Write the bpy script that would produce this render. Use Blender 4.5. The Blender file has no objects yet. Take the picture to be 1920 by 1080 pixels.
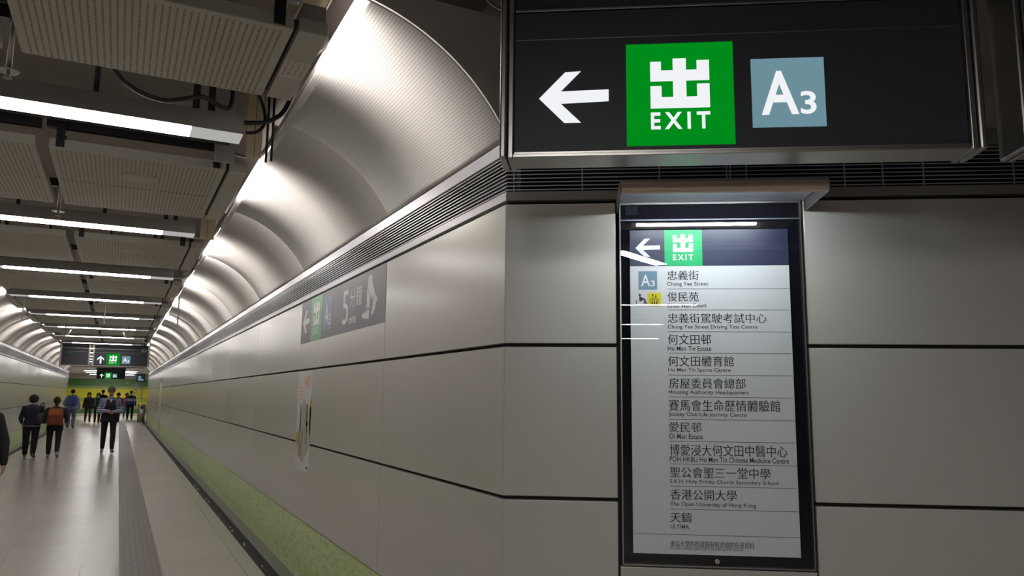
import bpy, bmesh, math, random
from mathutils import Vector, Matrix, Euler
random.seed(7)
S = bpy.context.scene
COL = S.collection
PI = math.pi
rad = math.radians

# ------------------------------------------------------------------ camera
cam_data = bpy.data.cameras.new('camera')
cam_data.sensor_fit = 'HORIZONTAL'
cam_data.sensor_width = 36.0
cam_data.lens = 36.0 * 1430.0 / 1920.0
cam_data.clip_start = 0.05
cam_data.clip_end = 300
cam = bpy.data.objects.new('camera', cam_data)
COL.objects.link(cam)
S.camera = cam
F = 1430.0
_Y = Vector((222 - 960, 737 - 540, F)).normalized()          # corridor axis seen by the camera (x right, y down, z ahead)
_a = (222 - 960) * 0.0105 - (737 - 540)
_t = -F * F / _a
_U = Vector((0.0105 * _t, -_t, F)).normalized()              # world up seen by the camera
_X = _Y.cross(_U)
if _X.x < 0: _X = -_X
R = Matrix(((_X.x, -_X.y, -_X.z), (_Y.x, -_Y.y, -_Y.z), (_U.x, -_U.y, -_U.z)))
cam.matrix_world = Matrix.Translation((0, 0, 1.6)) @ R.to_4x4()

# ------------------------------------------------------------------ world and exposure
w = bpy.data.worlds.new('world'); S.world = w
w.use_nodes = True
w.node_tree.nodes['Background'].inputs[0].default_value = (0.9, 0.95, 1.0, 1)
w.node_tree.nodes['Background'].inputs[1].default_value = 0.02
S.view_settings.view_transform = 'Standard'
S.view_settings.look = 'None'
S.view_settings.exposure = 0.0
S.view_settings.gamma = 1.0
S.view_settings.use_curve_mapping = False
S.cycles.use_denoising = True
S.cycles.max_bounces = 7
S.cycles.diffuse_bounces = 4
S.cycles.glossy_bounces = 4
S.cycles.transparent_max_bounces = 12
S.cycles.sample_clamp_indirect = 4.0

BAR_E = 20.0       # corridor light bars
COVE_E = 150.0     # lamps above the ceiling panels that wash the curved vault
HOOD_E = 125.0     # lamp in the hood over the directory
CONC_E = 62.0      # concourse light bars behind the camera

# ------------------------------------------------------------------ layout constants (metres)
WX = 1.5; LX = -2.55; CX = (WX + LX) / 2
Y0 = 3.015                      # corner of corridor wall and angled wall
YE = 49.6                       # far end of the corridor
ANG = rad(32.5)
WD = Vector((math.cos(ANG), -math.sin(ANG), 0))
WN = Vector((-math.sin(ANG), -math.cos(ANG), 0))
G = (0.51, 1.174, 1.828, 2.472)  # panel joints
PANZ = 3.08
PER = 3.05

# ------------------------------------------------------------------ materials
MATS = {}
def new_mat(name):
    m = bpy.data.materials.new(name); m.use_nodes = True
    nt = m.node_tree
    return m, nt, nt.nodes['Principled BSDF']
def mat(name, col, rough=0.5, metal=0.0, spec=0.5, emit=None, strength=0.0, coat=0.0):
    if name in MATS: return MATS[name]
    m, nt, b = new_mat(name)
    b.inputs['Base Color'].default_value = (*col, 1)
    b.inputs['Roughness'].default_value = rough
    b.inputs['Metallic'].default_value = metal
    b.inputs['Specular IOR Level'].default_value = spec
    b.inputs['Coat Weight'].default_value = coat
    if emit:
        b.inputs['Emission Color'].default_value = (*emit, 1)
        b.inputs['Emission Strength'].default_value = strength
    MATS[name] = m
    return m
def N(nt, t, **k):
    n = nt.nodes.new(t)
    for a, v in k.items(): setattr(n, a, v)
    return n
def math_n(nt, op, a, b=None):
    n = N(nt, 'ShaderNodeMath', operation=op)
    for i, v in enumerate((a, b)):
        if v is None: continue
        if isinstance(v, (int, float)): n.inputs[i].default_value = v
        else: nt.links.new(v, n.inputs[i])
    return n.outputs[0]
def coords(nt, kind='Object', scale=(1, 1, 1), loc=(0, 0, 0)):
    tc = N(nt, 'ShaderNodeTexCoord'); mp = N(nt, 'ShaderNodeMapping')
    mp.inputs['Scale'].default_value = scale; mp.inputs['Location'].default_value = loc
    nt.links.new(tc.outputs[kind], mp.inputs[0]); return mp.outputs[0]
def mixcol(nt, fac, a, b):
    n = N(nt, 'ShaderNodeMix', data_type='RGBA')
    if isinstance(fac, (int, float)): n.inputs[0].default_value = fac
    else: nt.links.new(fac, n.inputs[0])
    for i, v in ((6, a), (7, b)):
        if isinstance(v, tuple): n.inputs[i].default_value = (*v, 1)
        else: nt.links.new(v, n.inputs[i])
    return n.outputs[2]
def mottled(name, c1, c2, scale=4.0, rough=0.35, metal=0.0, spec=0.5, rvar=0.04, bump=0.0, coat=0.0):
    if name in MATS: return MATS[name]
    m, nt, b = new_mat(name)
    v = coords(nt)
    no = N(nt, 'ShaderNodeTexNoise'); no.inputs['Scale'].default_value = scale; no.inputs['Detail'].default_value = 4
    nt.links.new(v, no.inputs['Vector'])
    nt.links.new(mixcol(nt, no.outputs['Fac'], c1, c2), b.inputs['Base Color'])
    nt.links.new(math_n(nt, 'ADD', math_n(nt, 'MULTIPLY', no.outputs['Fac'], rvar), rough - rvar / 2), b.inputs['Roughness'])
    b.inputs['Metallic'].default_value = metal; b.inputs['Specular IOR Level'].default_value = spec
    b.inputs['Coat Weight'].default_value = coat
    if bump:
        bp = N(nt, 'ShaderNodeBump'); bp.inputs['Strength'].default_value = bump; bp.inputs['Distance'].default_value = 0.002
        nt.links.new(no.outputs['Fac'], bp.inputs['Height']); nt.links.new(bp.outputs[0], b.inputs['Normal'])
    MATS[name] = m; return m
def perforated(name, base, hole, pitch, radius, kind='Object', border=None, rough=0.45, stagger=True):
    """sheet metal with rows of round holes, laid out in metres"""
    m, nt, b = new_mat(name)
    v = coords(nt, kind)
    sp = N(nt, 'ShaderNodeSeparateXYZ'); nt.links.new(v, sp.inputs[0])
    u = math_n(nt, 'DIVIDE', sp.outputs[0], pitch[0])
    if stagger: pass
    vv = math_n(nt, 'DIVIDE', sp.outputs[1], pitch[1])
    fu = math_n(nt, 'MULTIPLY', math_n(nt, 'SUBTRACT', math_n(nt, 'FRACT', u), 0.5), pitch[0])
    fv = math_n(nt, 'MULTIPLY', math_n(nt, 'SUBTRACT', math_n(nt, 'FRACT', vv), 0.5), pitch[1])
    r2 = math_n(nt, 'ADD', math_n(nt, 'MULTIPLY', fu, fu), math_n(nt, 'MULTIPLY', fv, fv))
    mask = math_n(nt, 'LESS_THAN', r2, radius * radius)
    if border:
        for i, (lo, hi) in enumerate(border):
            if lo is None: continue
            mask = math_n(nt, 'MULTIPLY', mask, math_n(nt, 'GREATER_THAN', sp.outputs[i], lo))
            mask = math_n(nt, 'MULTIPLY', mask, math_n(nt, 'LESS_THAN', sp.outputs[i], hi))
    nt.links.new(mixcol(nt, mask, base, hole), b.inputs['Base Color'])
    b.inputs['Roughness'].default_value = rough
    b.inputs['Specular IOR Level'].default_value = 0.35
    MATS[name] = m; return m
def emitter(name, col, strength):
    if name in MATS: return MATS[name]
    m = bpy.data.materials.new(name); m.use_nodes = True
    nt = m.node_tree; nt.nodes.clear()
    e = N(nt, 'ShaderNodeEmission'); o = N(nt, 'ShaderNodeOutputMaterial')
    e.inputs[0].default_value = (*col, 1); e.inputs[1].default_value = strength
    nt.links.new(e.outputs[0], o.inputs[0]); MATS[name] = m; return m

M_panel = mottled('enamel_wall_panel', (0.485, 0.466, 0.422), (0.505, 0.486, 0.442), 2.0, 0.23, rvar=0.0, spec=0.5)
M_joint = mat('dark_joint', (0.035, 0.033, 0.026), 0.8)
M_trim = mottled('satin_grey_trim', (0.37, 0.355, 0.375), (0.41, 0.395, 0.415), 6, 0.4, metal=0.4)
M_slat = mottled('vent_slat_metal', (0.36, 0.35, 0.35), (0.42, 0.41, 0.41), 8, 0.35, metal=0.5)
M_slat_dark = mat('vent_slat_blue_grey', (0.42, 0.47, 0.55), 0.4, 0.1)
M_cavity = mat('vent_cavity_black', (0.012, 0.012, 0.013), 0.9)
M_steel = mottled('brushed_steel', (0.36, 0.34, 0.32), (0.46, 0.44, 0.41), 20, 0.3, metal=0.9)
M_bronze = mottled('warm_anodised_metal', (0.74, 0.60, 0.49), (0.80, 0.66, 0.54), 30, 0.35, metal=0.3)
M_steel_bright = mat('bright_steel', (0.62, 0.60, 0.58), 0.25, 0.95)
M_black = mat('black_metal', (0.012, 0.012, 0.014), 0.45)
M_rubber = mat('black_cable_rubber', (0.01, 0.01, 0.011), 0.4)
M_sign_black = mat('sign_face_black', (0.036, 0.038, 0.046), 0.5, spec=0.3)
M_housing = mottled('light_housing_grey', (0.27, 0.262, 0.245), (0.29, 0.282, 0.265), 5, 0.4)
M_tray = mottled('panel_tray_grey', (0.47, 0.45, 0.39), (0.50, 0.48, 0.42), 5, 0.45)
M_slab = mottled('void_concrete', (0.38, 0.33, 0.295), (0.43, 0.375, 0.335), 3, 0.85)
M_dark_ceiling = mat('dark_void_paint', (0.02, 0.022, 0.028), 0.8)
M_fascia = mottled('fascia_olive_grey', (0.46, 0.43, 0.38), (0.49, 0.46, 0.41), 3, 0.6)
M_cream = mottled('cream_board', (0.70, 0.58, 0.42), (0.78, 0.67, 0.50), 9, 0.6)
M_galv = mottled('galvanised_sheet', (0.42, 0.43, 0.46), (0.6, 0.6, 0.62), 14, 0.4, metal=0.6)
M_diff = emitter('light_diffuser', (1.0, 0.955, 0.93), BAR_E)
M_end_glow = emitter('end_plate_painted_glow', (1.0, 0.97, 0.94), 0.42)  # no lamp behind the end plates; spilled lamp light is painted as glow
M_cove = emitter('cove_tube', (1.0, 0.95, 0.91), COVE_E)
M_hood = emitter('hood_tube', (0.84, 0.93, 1.0), HOOD_E)
M_conc = emitter('concourse_tube', (1.0, 0.97, 0.95), CONC_E)
M_white_lit = emitter('lit_white_symbol', (0.95, 0.97, 1.0), 0.92)
M_green_lit = emitter('lit_green', (0.0, 0.27, 0.012), 0.95)
M_teal_lit = emitter('lit_teal', (0.155, 0.285, 0.34), 0.95)
M_green_print = mat('printed_green', (0.0, 0.42, 0.13), 0.4)
M_navy_print = mat('printed_navy', (0.028, 0.034, 0.075), 0.35)
M_white_print = mat('printed_white', (0.80, 0.82, 0.82), 0.45)
M_board = mottled('directory_board', (0.66, 0.68, 0.68), (0.68, 0.70, 0.70), 3, 0.5)
M_teal_print = mat('printed_teal', (0.16, 0.28, 0.36), 0.4)
M_ink = mat('printed_ink', (0.02, 0.024, 0.035), 0.5)
M_yellow = mat('printed_yellow', (0.72, 0.62, 0.0), 0.45)
M_decal = mat('wayfinding_grey_film', (0.085, 0.076, 0.095), 0.4)
M_decal_w = mat('wayfinding_white_film', (0.52, 0.51, 0.51), 0.4)
M_decal_g = mat('wayfinding_green_film', (0.085, 0.25, 0.13), 0.4)
M_decal_t = mat('wayfinding_teal_film', (0.10, 0.135, 0.20), 0.4)

# perforated sheets
M_perf = perforated('perforated_panel', (0.50, 0.475, 0.405), (0.11, 0.10, 0.085), (0.026, 0.019), 0.0052, border=((0.03, 0.99), (0.03, 5.0)), rough=0.5)
M_vault = perforated('perforated_vault', (0.60, 0.575, 0.545), (0.34, 0.325, 0.305), (0.0152, 0.0152), 0.0045, kind='UV', border=((0.03, 1.0), (0.018, 2.57)), rough=0.34)

def mosaic_mat():
    m, nt, b = new_mat('green_glass_mosaic')
    tc = N(nt, 'ShaderNodeTexCoord'); sp = N(nt, 'ShaderNodeSeparateXYZ'); nt.links.new(tc.outputs['Object'], sp.inputs[0])
    cb = N(nt, 'ShaderNodeCombineXYZ'); nt.links.new(sp.outputs[1], cb.inputs[0]); nt.links.new(sp.outputs[2], cb.inputs[1])
    br = N(nt, 'ShaderNodeTexBrick'); br.offset = 0.5
    nt.links.new(cb.outputs[0], br.inputs['Vector'])
    br.inputs['Color1'].default_value = (0.33, 0.50, 0.13, 1); br.inputs['Color2'].default_value = (0.52, 0.64, 0.23, 1)
    br.inputs['Mortar'].default_value = (0.72, 0.74, 0.46, 1)
    br.inputs['Scale'].default_value = 1.0; br.inputs['Brick Width'].default_value = 0.075; br.inputs['Row Height'].default_value = 0.0168
    br.inputs['Mortar Size'].default_value = 0.0014; br.inputs['Mortar Smooth'].default_value = 0.2
    # a scatter of bluish tiles
    fl = N(nt, 'ShaderNodeVectorMath', operation='FLOOR')
    sc = N(nt, 'ShaderNodeVectorMath', operation='DIVIDE'); sc.inputs[1].default_value = (0.075, 0.0168, 1)
    nt.links.new(cb.outputs[0], sc.inputs[0]); nt.links.new(sc.outputs[0], fl.inputs[0])
    wn = N(nt, 'ShaderNodeTexWhiteNoise'); nt.links.new(fl.outputs[0], wn.inputs['Vector'])
    k = math_n(nt, 'MULTIPLY', math_n(nt, 'GREATER_THAN', wn.outputs['Value'], 0.80), 0.6)
    col = mixcol(nt, k, br.outputs['Color'], (0.25, 0.42, 0.30))
    nt.links.new(col, b.inputs['Base Color'])
    b.inputs['Roughness'].default_value = 0.3
    return m
M_mosaic = mosaic_mat()

def floor_mat():
    m, nt, b = new_mat('granite_floor_tiles')
    v = coords(nt)
    br = N(nt, 'ShaderNodeTexBrick'); br.offset = 0.0
    mp = N(nt, 'ShaderNodeMapping'); mp.inputs['Rotation'].default_value = (0, 0, 0); mp.inputs['Location'].default_value = (-0.475, -10.77, 0)
    nt.links.new(v, mp.inputs[0]); nt.links.new(mp.outputs[0], br.inputs['Vector'])
    br.inputs['Scale'].default_value = 1; br.inputs['Brick Width'].default_value = 0.667; br.inputs['Row Height'].default_value = 1.2
    br.inputs['Mortar Size'].default_value = 0.0022
    br.inputs['Color1'].default_value = (0.40, 0.357, 0.322, 1); br.inputs['Color2'].default_value = (0.43, 0.387, 0.350, 1)
    br.inputs['Mortar'].default_value = (0.16, 0.14, 0.12, 1)
    no = N(nt, 'ShaderNodeTexNoise'); no.inputs['Scale'].default_value = 70; no.inputs['Detail'].default_value = 3
    nt.links.new(v, no.inputs['Vector'])
    mu = N(nt, 'ShaderNodeMix', data_type='RGBA', blend_type='MULTIPLY'); mu.inputs[0].default_value = 1
    rp = N(nt, 'ShaderNodeMapRange'); rp.inputs[1].default_value = 0.3; rp.inputs[2].default_value = 0.7; rp.inputs[3].default_value = 0.86; rp.inputs[4].default_value = 1.12
    nt.links.new(no.outputs['Fac'], rp.inputs[0])
    nt.links.new(br.outputs['Color'], mu.inputs[6]); nt.links.new(rp.outputs[0], mu.inputs[7])
    nt.links.new(mu.outputs[2], b.inputs['Base Color'])
    n2 = N(nt, 'ShaderNodeTexNoise'); n2.inputs['Scale'].default_value = 1.3; nt.links.new(v, n2.inputs['Vector'])
    nt.links.new(math_n(nt, 'ADD', math_n(nt, 'MULTIPLY', n2.outputs['Fac'], 0.06), 0.20), b.inputs['Roughness'])
    b.inputs['Specular IOR Level'].default_value = 0.34
    return m
M_floor = floor_mat()
def tactile_mat():
    m, nt, b = new_mat('tactile_brick_paving')
    tc = N(nt, 'ShaderNodeTexCoord'); sp = N(nt, 'ShaderNodeSeparateXYZ'); nt.links.new(tc.outputs['Object'], sp.inputs[0])
    cb = N(nt, 'ShaderNodeCombineXYZ'); nt.links.new(sp.outputs[1], cb.inputs[0]); nt.links.new(sp.outputs[0], cb.inputs[1])
    br = N(nt, 'ShaderNodeTexBrick'); br.offset = 0.5; nt.links.new(cb.outputs[0], br.inputs['Vector'])
    br.inputs['Scale'].default_value = 1; br.inputs['Brick Width'].default_value = 0.15; br.inputs['Row Height'].default_value = 0.0565
    br.inputs['Mortar Size'].default_value = 0.003
    br.inputs['Color1'].default_value = (0.135, 0.108, 0.10, 1); br.inputs['Color2'].default_value = (0.155, 0.126, 0.118, 1)
    br.inputs['Mortar'].default_value = (0.075, 0.06, 0.058, 1)
    nt.links.new(br.outputs['Color'], b.inputs['Base Color']); b.inputs['Roughness'].default_value = 0.5
    return m
M_tactile = tactile_mat()
M_kerb = mottled('dark_granite_kerb', (0.095, 0.082, 0.08), (0.12, 0.105, 0.10), 30, 0.35)
M_gutter = mottled('gutter_channel_dark', (0.014, 0.014, 0.018), (0.055, 0.053, 0.056), 9, 0.7, spec=0.15)
M_stud = mat('pale_stud', (0.75, 0.72, 0.65), 0.3)
def glass_mat():
    m = bpy.data.materials.new('clear_glazing'); m.use_nodes = True
    nt = m.node_tree; nt.nodes.clear()
    o = N(nt, 'ShaderNodeOutputMaterial'); t = N(nt, 'ShaderNodeBsdfTransparent'); g = N(nt, 'ShaderNodeBsdfGlossy')
    g.inputs['Roughness'].default_value = 0.0
    fr = N(nt, 'ShaderNodeFresnel'); fr.inputs[0].default_value = 1.55
    mx = N(nt, 'ShaderNodeMixShader'); ge = N(nt, 'ShaderNodeNewGeometry')
    nt.links.new(math_n(nt, 'MULTIPLY', fr.outputs[0], math_n(nt, 'SUBTRACT', 1.0, ge.outputs['Backfacing'])), mx.inputs[0]); nt.links.new(t.outputs[0], mx.inputs[1]); nt.links.new(g.outputs[0], mx.inputs[2])
    nt.links.new(mx.outputs[0], o.inputs[0]); return m
M_glass = glass_mat()

# ------------------------------------------------------------------ mesh helpers
class MB:
    """collects shapes of one part; build() links them as one mesh object"""
    def __init__(self): self.bm = bmesh.new(); self.mi = 0
    def _f(self, vs, smooth=False):
        try:
            f = self.bm.faces.new(vs); f.material_index = self.mi; f.smooth = smooth; return f
        except ValueError: return None
    def box(self, x0, x1, y0, y1, z0, z1, bev=0.0):
        v = [self.bm.verts.new((x, y, z)) for z in (z0, z1) for y in (y0, y1) for x in (x0, x1)]
        fs = [self._f([v[i] for i in q]) for q in ((0, 2, 3, 1), (4, 5, 7, 6), (0, 1, 5, 4), (2, 6, 7, 3), (0, 4, 6, 2), (1, 3, 7, 5))]
        if bev:
            es = list({e for f in fs for e in f.edges})
            r = bmesh.ops.bevel(self.bm, geom=es, offset=bev, segments=2, profile=0.5, affect='EDGES')
            for f in r['faces']: f.material_index = self.mi
        return self
    def poly(self, pts): return self._f([self.bm.verts.new(p) for p in pts])
    def prism(self, pts, d):
        """closed polygon pts extruded by vector d"""
        d = Vector(d); a = [self.bm.verts.new(p) for p in pts]; b = [self.bm.verts.new(Vector(p) + d) for p in pts]
        n = len(pts); self._f(a[::-1]); self._f(b)
        for i in range(n): self._f([a[i], a[(i + 1) % n], b[(i + 1) % n], b[i]])
        return self
    def flat(self, pts2, y0, y1):
        """polygon in local x-z, thickness along y"""
        return self.prism([(p[0], y0, p[1]) for p in pts2], (0, y1 - y0, 0))
    def cyl(self, p0, p1, r0, r1=None, n=16, cap=True):
        r1 = r0 if r1 is None else r1
        p0 = Vector(p0); p1 = Vector(p1); t = (p1 - p0).normalized()
        a = t.orthogonal().normalized(); b = t.cross(a)
        A = []; B = []
        for i in range(n):
            c = math.cos(2 * PI * i / n); s = math.sin(2 * PI * i / n); o = a * c + b * s
            A.append(self.bm.verts.new(p0 + o * r0)); B.append(self.bm.verts.new(p1 + o * r1))
        for i in range(n): self._f([A[i], A[(i + 1) % n], B[(i + 1) % n], B[i]], True)
        if cap: self._f(A[::-1]); self._f(B)
        return self
    def tube(self, pts, r, n=8, sub=6):
        P = [Vector(p) for p in pts]
        if sub > 1 and len(P) > 2:
            Q = []
            for i in range(len(P) - 1):
                p0 = P[max(i - 1, 0)]; p1 = P[i]; p2 = P[i + 1]; p3 = P[min(i + 2, len(P) - 1)]
                for k in range(sub):
                    t = k / sub
                    Q.append(0.5 * ((2 * p1) + (p2 - p0) * t + (2 * p0 - 5 * p1 + 4 * p2 - p3) * t * t + (3 * p1 - p0 - 3 * p2 + p3) * t ** 3))
            Q.append(P[-1]); P = Q
        rings = []; a = None
        for i, p in enumerate(P):
            t = (P[min(i + 1, len(P) - 1)] - P[max(i - 1, 0)]).normalized()
            a = t.orthogonal().normalized() if a is None else (a - t * a.dot(t)).normalized()
            b = t.cross(a)
            rr = r(i) if callable(r) else r
            rings.append([self.bm.verts.new(p + (a * math.cos(2 * PI * k / n) + b * math.sin(2 * PI * k / n)) * rr) for k in range(n)])
        for A, B in zip(rings, rings[1:]):
            for k in range(n): self._f([A[k], A[(k + 1) % n], B[(k + 1) % n], B[k]], True)
        self._f(rings[0][::-1]); self._f(rings[-1]); return self
    def ball(self, c, r, rot=None, seg=14):
        if isinstance(r, (int, float)): r = (r, r, r)
        mt = Matrix.Translation(c) @ (rot.to_4x4() if rot else Matrix.Identity(4)) @ Matrix.Diagonal((*r, 1))
        g = bmesh.ops.create_uvsphere(self.bm, u_segments=seg, v_segments=max(8, seg * 2 // 3), radius=1, matrix=mt)
        for v in g['verts']:
            for f in v.link_faces: f.smooth = True; f.material_index = self.mi
        return self
    def limb(self, chain, n=12):
        """tapered limb through (point, radius) stations with ball joints"""
        for (p, r) in chain: self.ball(p, r, seg=n)
        for (p, r), (q, s) in zip(chain, chain[1:]): self.cyl(p, q, r, s, n)
        return self
    def loft(self, rings, n=20, smooth=True):
        """horizontal elliptic rings (x, y, z, rx, ry) from bottom to top, closed"""
        L = []
        for (x, y, z, rx, ry) in rings:
            L.append([self.bm.verts.new((x + rx * math.cos(2 * PI * k / n), y + ry * math.sin(2 * PI * k / n), z)) for k in range(n)])
        for A, B in zip(L, L[1:]):
            for k in range(n): self._f([A[k], A[(k + 1) % n], B[(k + 1) % n], B[k]], smooth)
        self._f(L[0][::-1]); self._f(L[-1]); return self
    def mesh(self, name, mats):
        bmesh.ops.recalc_face_normals(self.bm, faces=self.bm.faces[:])
        me = bpy.data.meshes.new(name); self.bm.to_mesh(me); self.bm.free()
        for m in (mats if isinstance(mats, (list, tuple)) else [mats]): me.materials.append(m)
        return me
    def build(self, name, mats, parent=None, label=None):
        o = bpy.data.objects.new(name, self.mesh(name, mats)); COL.objects.link(o)
        if parent: o.parent = parent
        if label: o['label'] = label
        return o
def tag(o, label, cat, group=None):
    o['label'] = label; o['category'] = cat
    if group: o['group'] = group
    return o
def thing(name, label, cat, loc=(0, 0, 0), rz=0.0, group=None):
    o = bpy.data.objects.new(name, None); COL.objects.link(o)
    o.empty_display_size = 0.1; o.location = loc; o.rotation_euler = (0, 0, rz)
    return tag(o, label, cat, group)
def struct(o):
    o['kind'] = 'structure'; return o
def copy_tree(o, parent=None):
    c = o.copy(); COL.objects.link(c)
    if parent: c.parent = parent
    for ch in list(o.children): copy_tree(ch, c)
    return c
def eval_mesh(o, name):
    dg = bpy.context.evaluated_depsgraph_get(); dg.update()
    me = bpy.data.meshes.new_from_object(o.evaluated_get(dg), depsgraph=dg); me.name = name
    bpy.data.objects.remove(o); return me
def remeshed(mb, name, mats, voxel, parent=None, smooth=4, label=None):
    """fuse overlapping closed shapes into one continuous skin"""
    o = mb.build(name, mats)
    r = o.modifiers.new('r', 'REMESH'); r.mode = 'VOXEL'; r.voxel_size = voxel; r.use_smooth_shade = True
    s = o.modifiers.new('s', 'SMOOTH'); s.iterations = smooth; s.factor = 0.5
    old = o.data; me = eval_mesh(o, name); bpy.data.meshes.remove(old)
    if not me.materials:
        for m in (mats if isinstance(mats, (list, tuple)) else [mats]): me.materials.append(m)
    ob = bpy.data.objects.new(name, me); COL.objects.link(ob)
    if parent: ob.parent = parent
    if label: ob['label'] = label
    return ob
def ordinal(k):
    return ('first second third fourth fifth sixth seventh eighth ninth tenth eleventh twelfth thirteenth fourteenth fifteenth sixteenth seventeenth eighteenth').split()[k]

def glyph_mesh(body, offset=0.0, bold=0.0, space=1.0):
    """2-D triangulated lettering normalised to the unit box: (verts, faces)"""
    V = []; Fc = []
    for dx in ((0.0,) if bold == 0 else (-bold, bold)):
        cu = bpy.data.curves.new('t', 'FONT'); cu.body = body; cu.offset = offset; cu.resolution_u = 4; cu.space_character = space; cu.dimensions = '2D'; cu.fill_mode = 'BOTH'
        o = bpy.data.objects.new('t', cu); COL.objects.link(o)
        me = eval_mesh(o, 't'); n = len(V)
        V += [(v.co.x + dx, v.co.y) for v in me.vertices]; Fc += [[i + n for i in p.vertices] for p in me.polygons]
        bpy.data.meshes.remove(me); bpy.data.curves.remove(cu)
    xs = [v[0] for v in V]; ys = [v[1] for v in V]
    a, b, c, d = min(xs), max(xs), min(ys), max(ys)
    return [((x - a) / (b - a), (y - c) / (d - c)) for x, y in V], Fc
def lettering(name, body, box, y, material, parent, offset=0.0, bold=0.0, mb=None, space=1.0):
    """text filling box (x0,z0,x1,z1) in the local x-z plane at depth y, facing -y"""
    V, Fc = glyph_mesh(body, offset, bold, space)
    x0, z0, x1, z1 = box
    own = mb is None
    if own: mb = MB()
    vs = [mb.bm.verts.new((x0 + u * (x1 - x0), y, z0 + v * (z1 - z0))) for u, v in V]
    for f in Fc: mb._f([vs[i] for i in f])
    if not own: return
    for f in mb.bm.faces: f.normal_update()
    me = bpy.data.meshes.new(name); 
    for f in mb.bm.faces:
        if f.normal.y > 0: f.normal_flip()
    mb.bm.to_mesh(me); mb.bm.free(); me.materials.append(material)
    o = bpy.data.objects.new(name, me); COL.objects.link(o); o.parent = parent
    return o
def rects(name, parts, box, y0, y1, material, parent):
    """rectangles/polygons given in unit coordinates (0..1, z up) placed in box"""
    x0, z0, x1, z1 = box; m = MB()
    for p in parts:
        if len(p) == 4 and not isinstance(p[0], tuple): p = [(p[0], p[1]), (p[2], p[1]), (p[2], p[3]), (p[0], p[3])]
        m.flat([(x0 + a * (x1 - x0), z0 + b * (z1 - z0)) for a, b in p], y0, y1)
    return m.build(name, material, parent)
GLYPH = [(0.0, 0.546, 1.0, 0.765), (0.0, 0.765, 0.185, 0.945), (0.385, 0.765, 0.61, 1.0), (0.79, 0.765, 1.0, 0.955), (0.385, 0.224, 0.61, 0.546),
         (0.0, 0.0, 1.0, 0.224), (0.0, 0.224, 0.19, 0.45), (0.79, 0.224, 1.0, 0.48)]
_ar = [(173, 352), (268, 259), (325, 257), (252, 328), (425, 325), (425, 367), (252, 372), (325, 441), (265, 441)]
ARROW = [((x - 173) / 252, 1 - (y - 257) / 184) for x, y in _ar]
ARROW_UP = [(b, 1 - a) for a, b in [(p[0], p[1]) for p in ARROW]]

# ================================================================== LARGE STRUCTURE
# floor
fl = MB(); fl.box(-14, 1.145, -14, 85, -0.1, 0); fl.box(1.147, 1.287, -14, 85, -0.1, -0.0005)
fl.box(1.287, 14, -14, 2.0, -0.1, -0.001); fl.box(1.287, 14, YE, 85, -0.1, -0.001)
struct(fl.build('floor', M_floor))
def flatstrip(name, x0, x1, y0, y1, z0, z1, m): return struct(MB().box(x0, x1, y0, y1, z0, z1).build(name, m))
tag(MB().box(0.126, 0.465, 0.5, YE + 3, 0.0, 0.004).build('tactile_strip', M_tactile), 'dark brown strip of brick-patterned tactile paving running along the corridor floor', 'tactile paving')
for nm, sx in (('trim_1', 1), ('trim_2', -1)):
    f = lambda x: x if sx > 0 else 2 * CX - x
    a, b = sorted((f(1.395), f(1.56))); struct(MB().box(a, b, 2.0, YE, -0.05, 0.012, 0.003).build(nm, M_kerb))
g = MB().box(1.287, 1.395, 2.0, YE, -0.06, -0.012)
struct(g.build('trim_3', M_gutter))
struct(MB().box(2 * CX - 1.395, 2 * CX - 1.287, 2.0, YE, -0.06, 0.002).build('trim_4', M_gutter))
st = MB()
for y in (7.75, 8.9, 9.0, 9.85, 10.15, 11.2, 12.6, 13.0, 14.3, 14.5, 14.75, 15.0, 15.6, 18.2, 20.5):
    st.cyl((1.335 + random.uniform(-.02, .02), y, -0.012), (1.335, y, -0.009), 0.015, n=10)
st.mi = 0
o = struct(st.build('trim_5', M_stud))

# panelled walls: bevelled panels in front of a dark backing
def wall_grid(name, us, zs, gap_u, gap_z, depth, frame, extra=None):
    """panels in local (x along wall, y into wall, z) coordinates"""
    m = MB(); m.mi = 0
    for (u0, u1) in us:
        for (z0, z1) in zs:
            if extra and not extra(u0, u1, z0, z1): continue
            m.box(u0 + gap_u / 2, u1 - gap_u / 2, 0, depth, z0 + gap_z / 2, z1 - gap_z / 2, 0.0035)
    return m
ROWS = [(G[0], G[1]), (G[1], G[2]), (G[2], G[3])]
seams = [Y0 + 0.0] + [4.745 + 2.592 * k for k in range(0, 18)]
seams = [s for s in seams if s < YE] + [YE]
def side_wall(name, right):
    m = MB(); m.mi = 0
    us = list(zip(seams, seams[1:]))
    if not right: us = [(1.0, 2.153)] + [(2.153, 4.745)] + us[1:]
    for (a, b) in us:
        for (z0, z1) in ROWS:
            x0, x1 = (WX, WX + 0.03) if right else (LX - 0.03, LX)
            m.box(x0, x1, a + (0.001 if a < 3.1 and right else 0.0038), b - 0.0038, z0 + 0.008, z1 - 0.008, 0.0022)
    m.mi = 1
    ya = us[0][0]
    x0, x1 = (WX + 0.032, WX + 0.12) if right else (LX - 0.12, LX - 0.032)
    if right: m.prism([(WX + 0.032, ya + 0.006, 0.5), (WX + 0.032, YE, 0.5), (WX + 0.12, YE, 0.5), (WX + 0.12, ya + 0.1, 0.5)], (0, 0, 1.985))
    else: m.box(x0, x1, ya, YE, 0.5, 2.485)
    m.mi = 2                                      # recessed mosaic plinth
    x0, x1 = (WX + 0.012, WX + 0.12) if right else (LX - 0.12, LX - 0.012)
    m.box(x0, x1, ya + (0.02 if right else 0), YE, -0.05, G[0] - 0.004)
    return struct(m.build(name, [M_panel, M_joint, M_mosaic]))
side_wall('wall_right', True); side_wall('wall_left', False)

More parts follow.
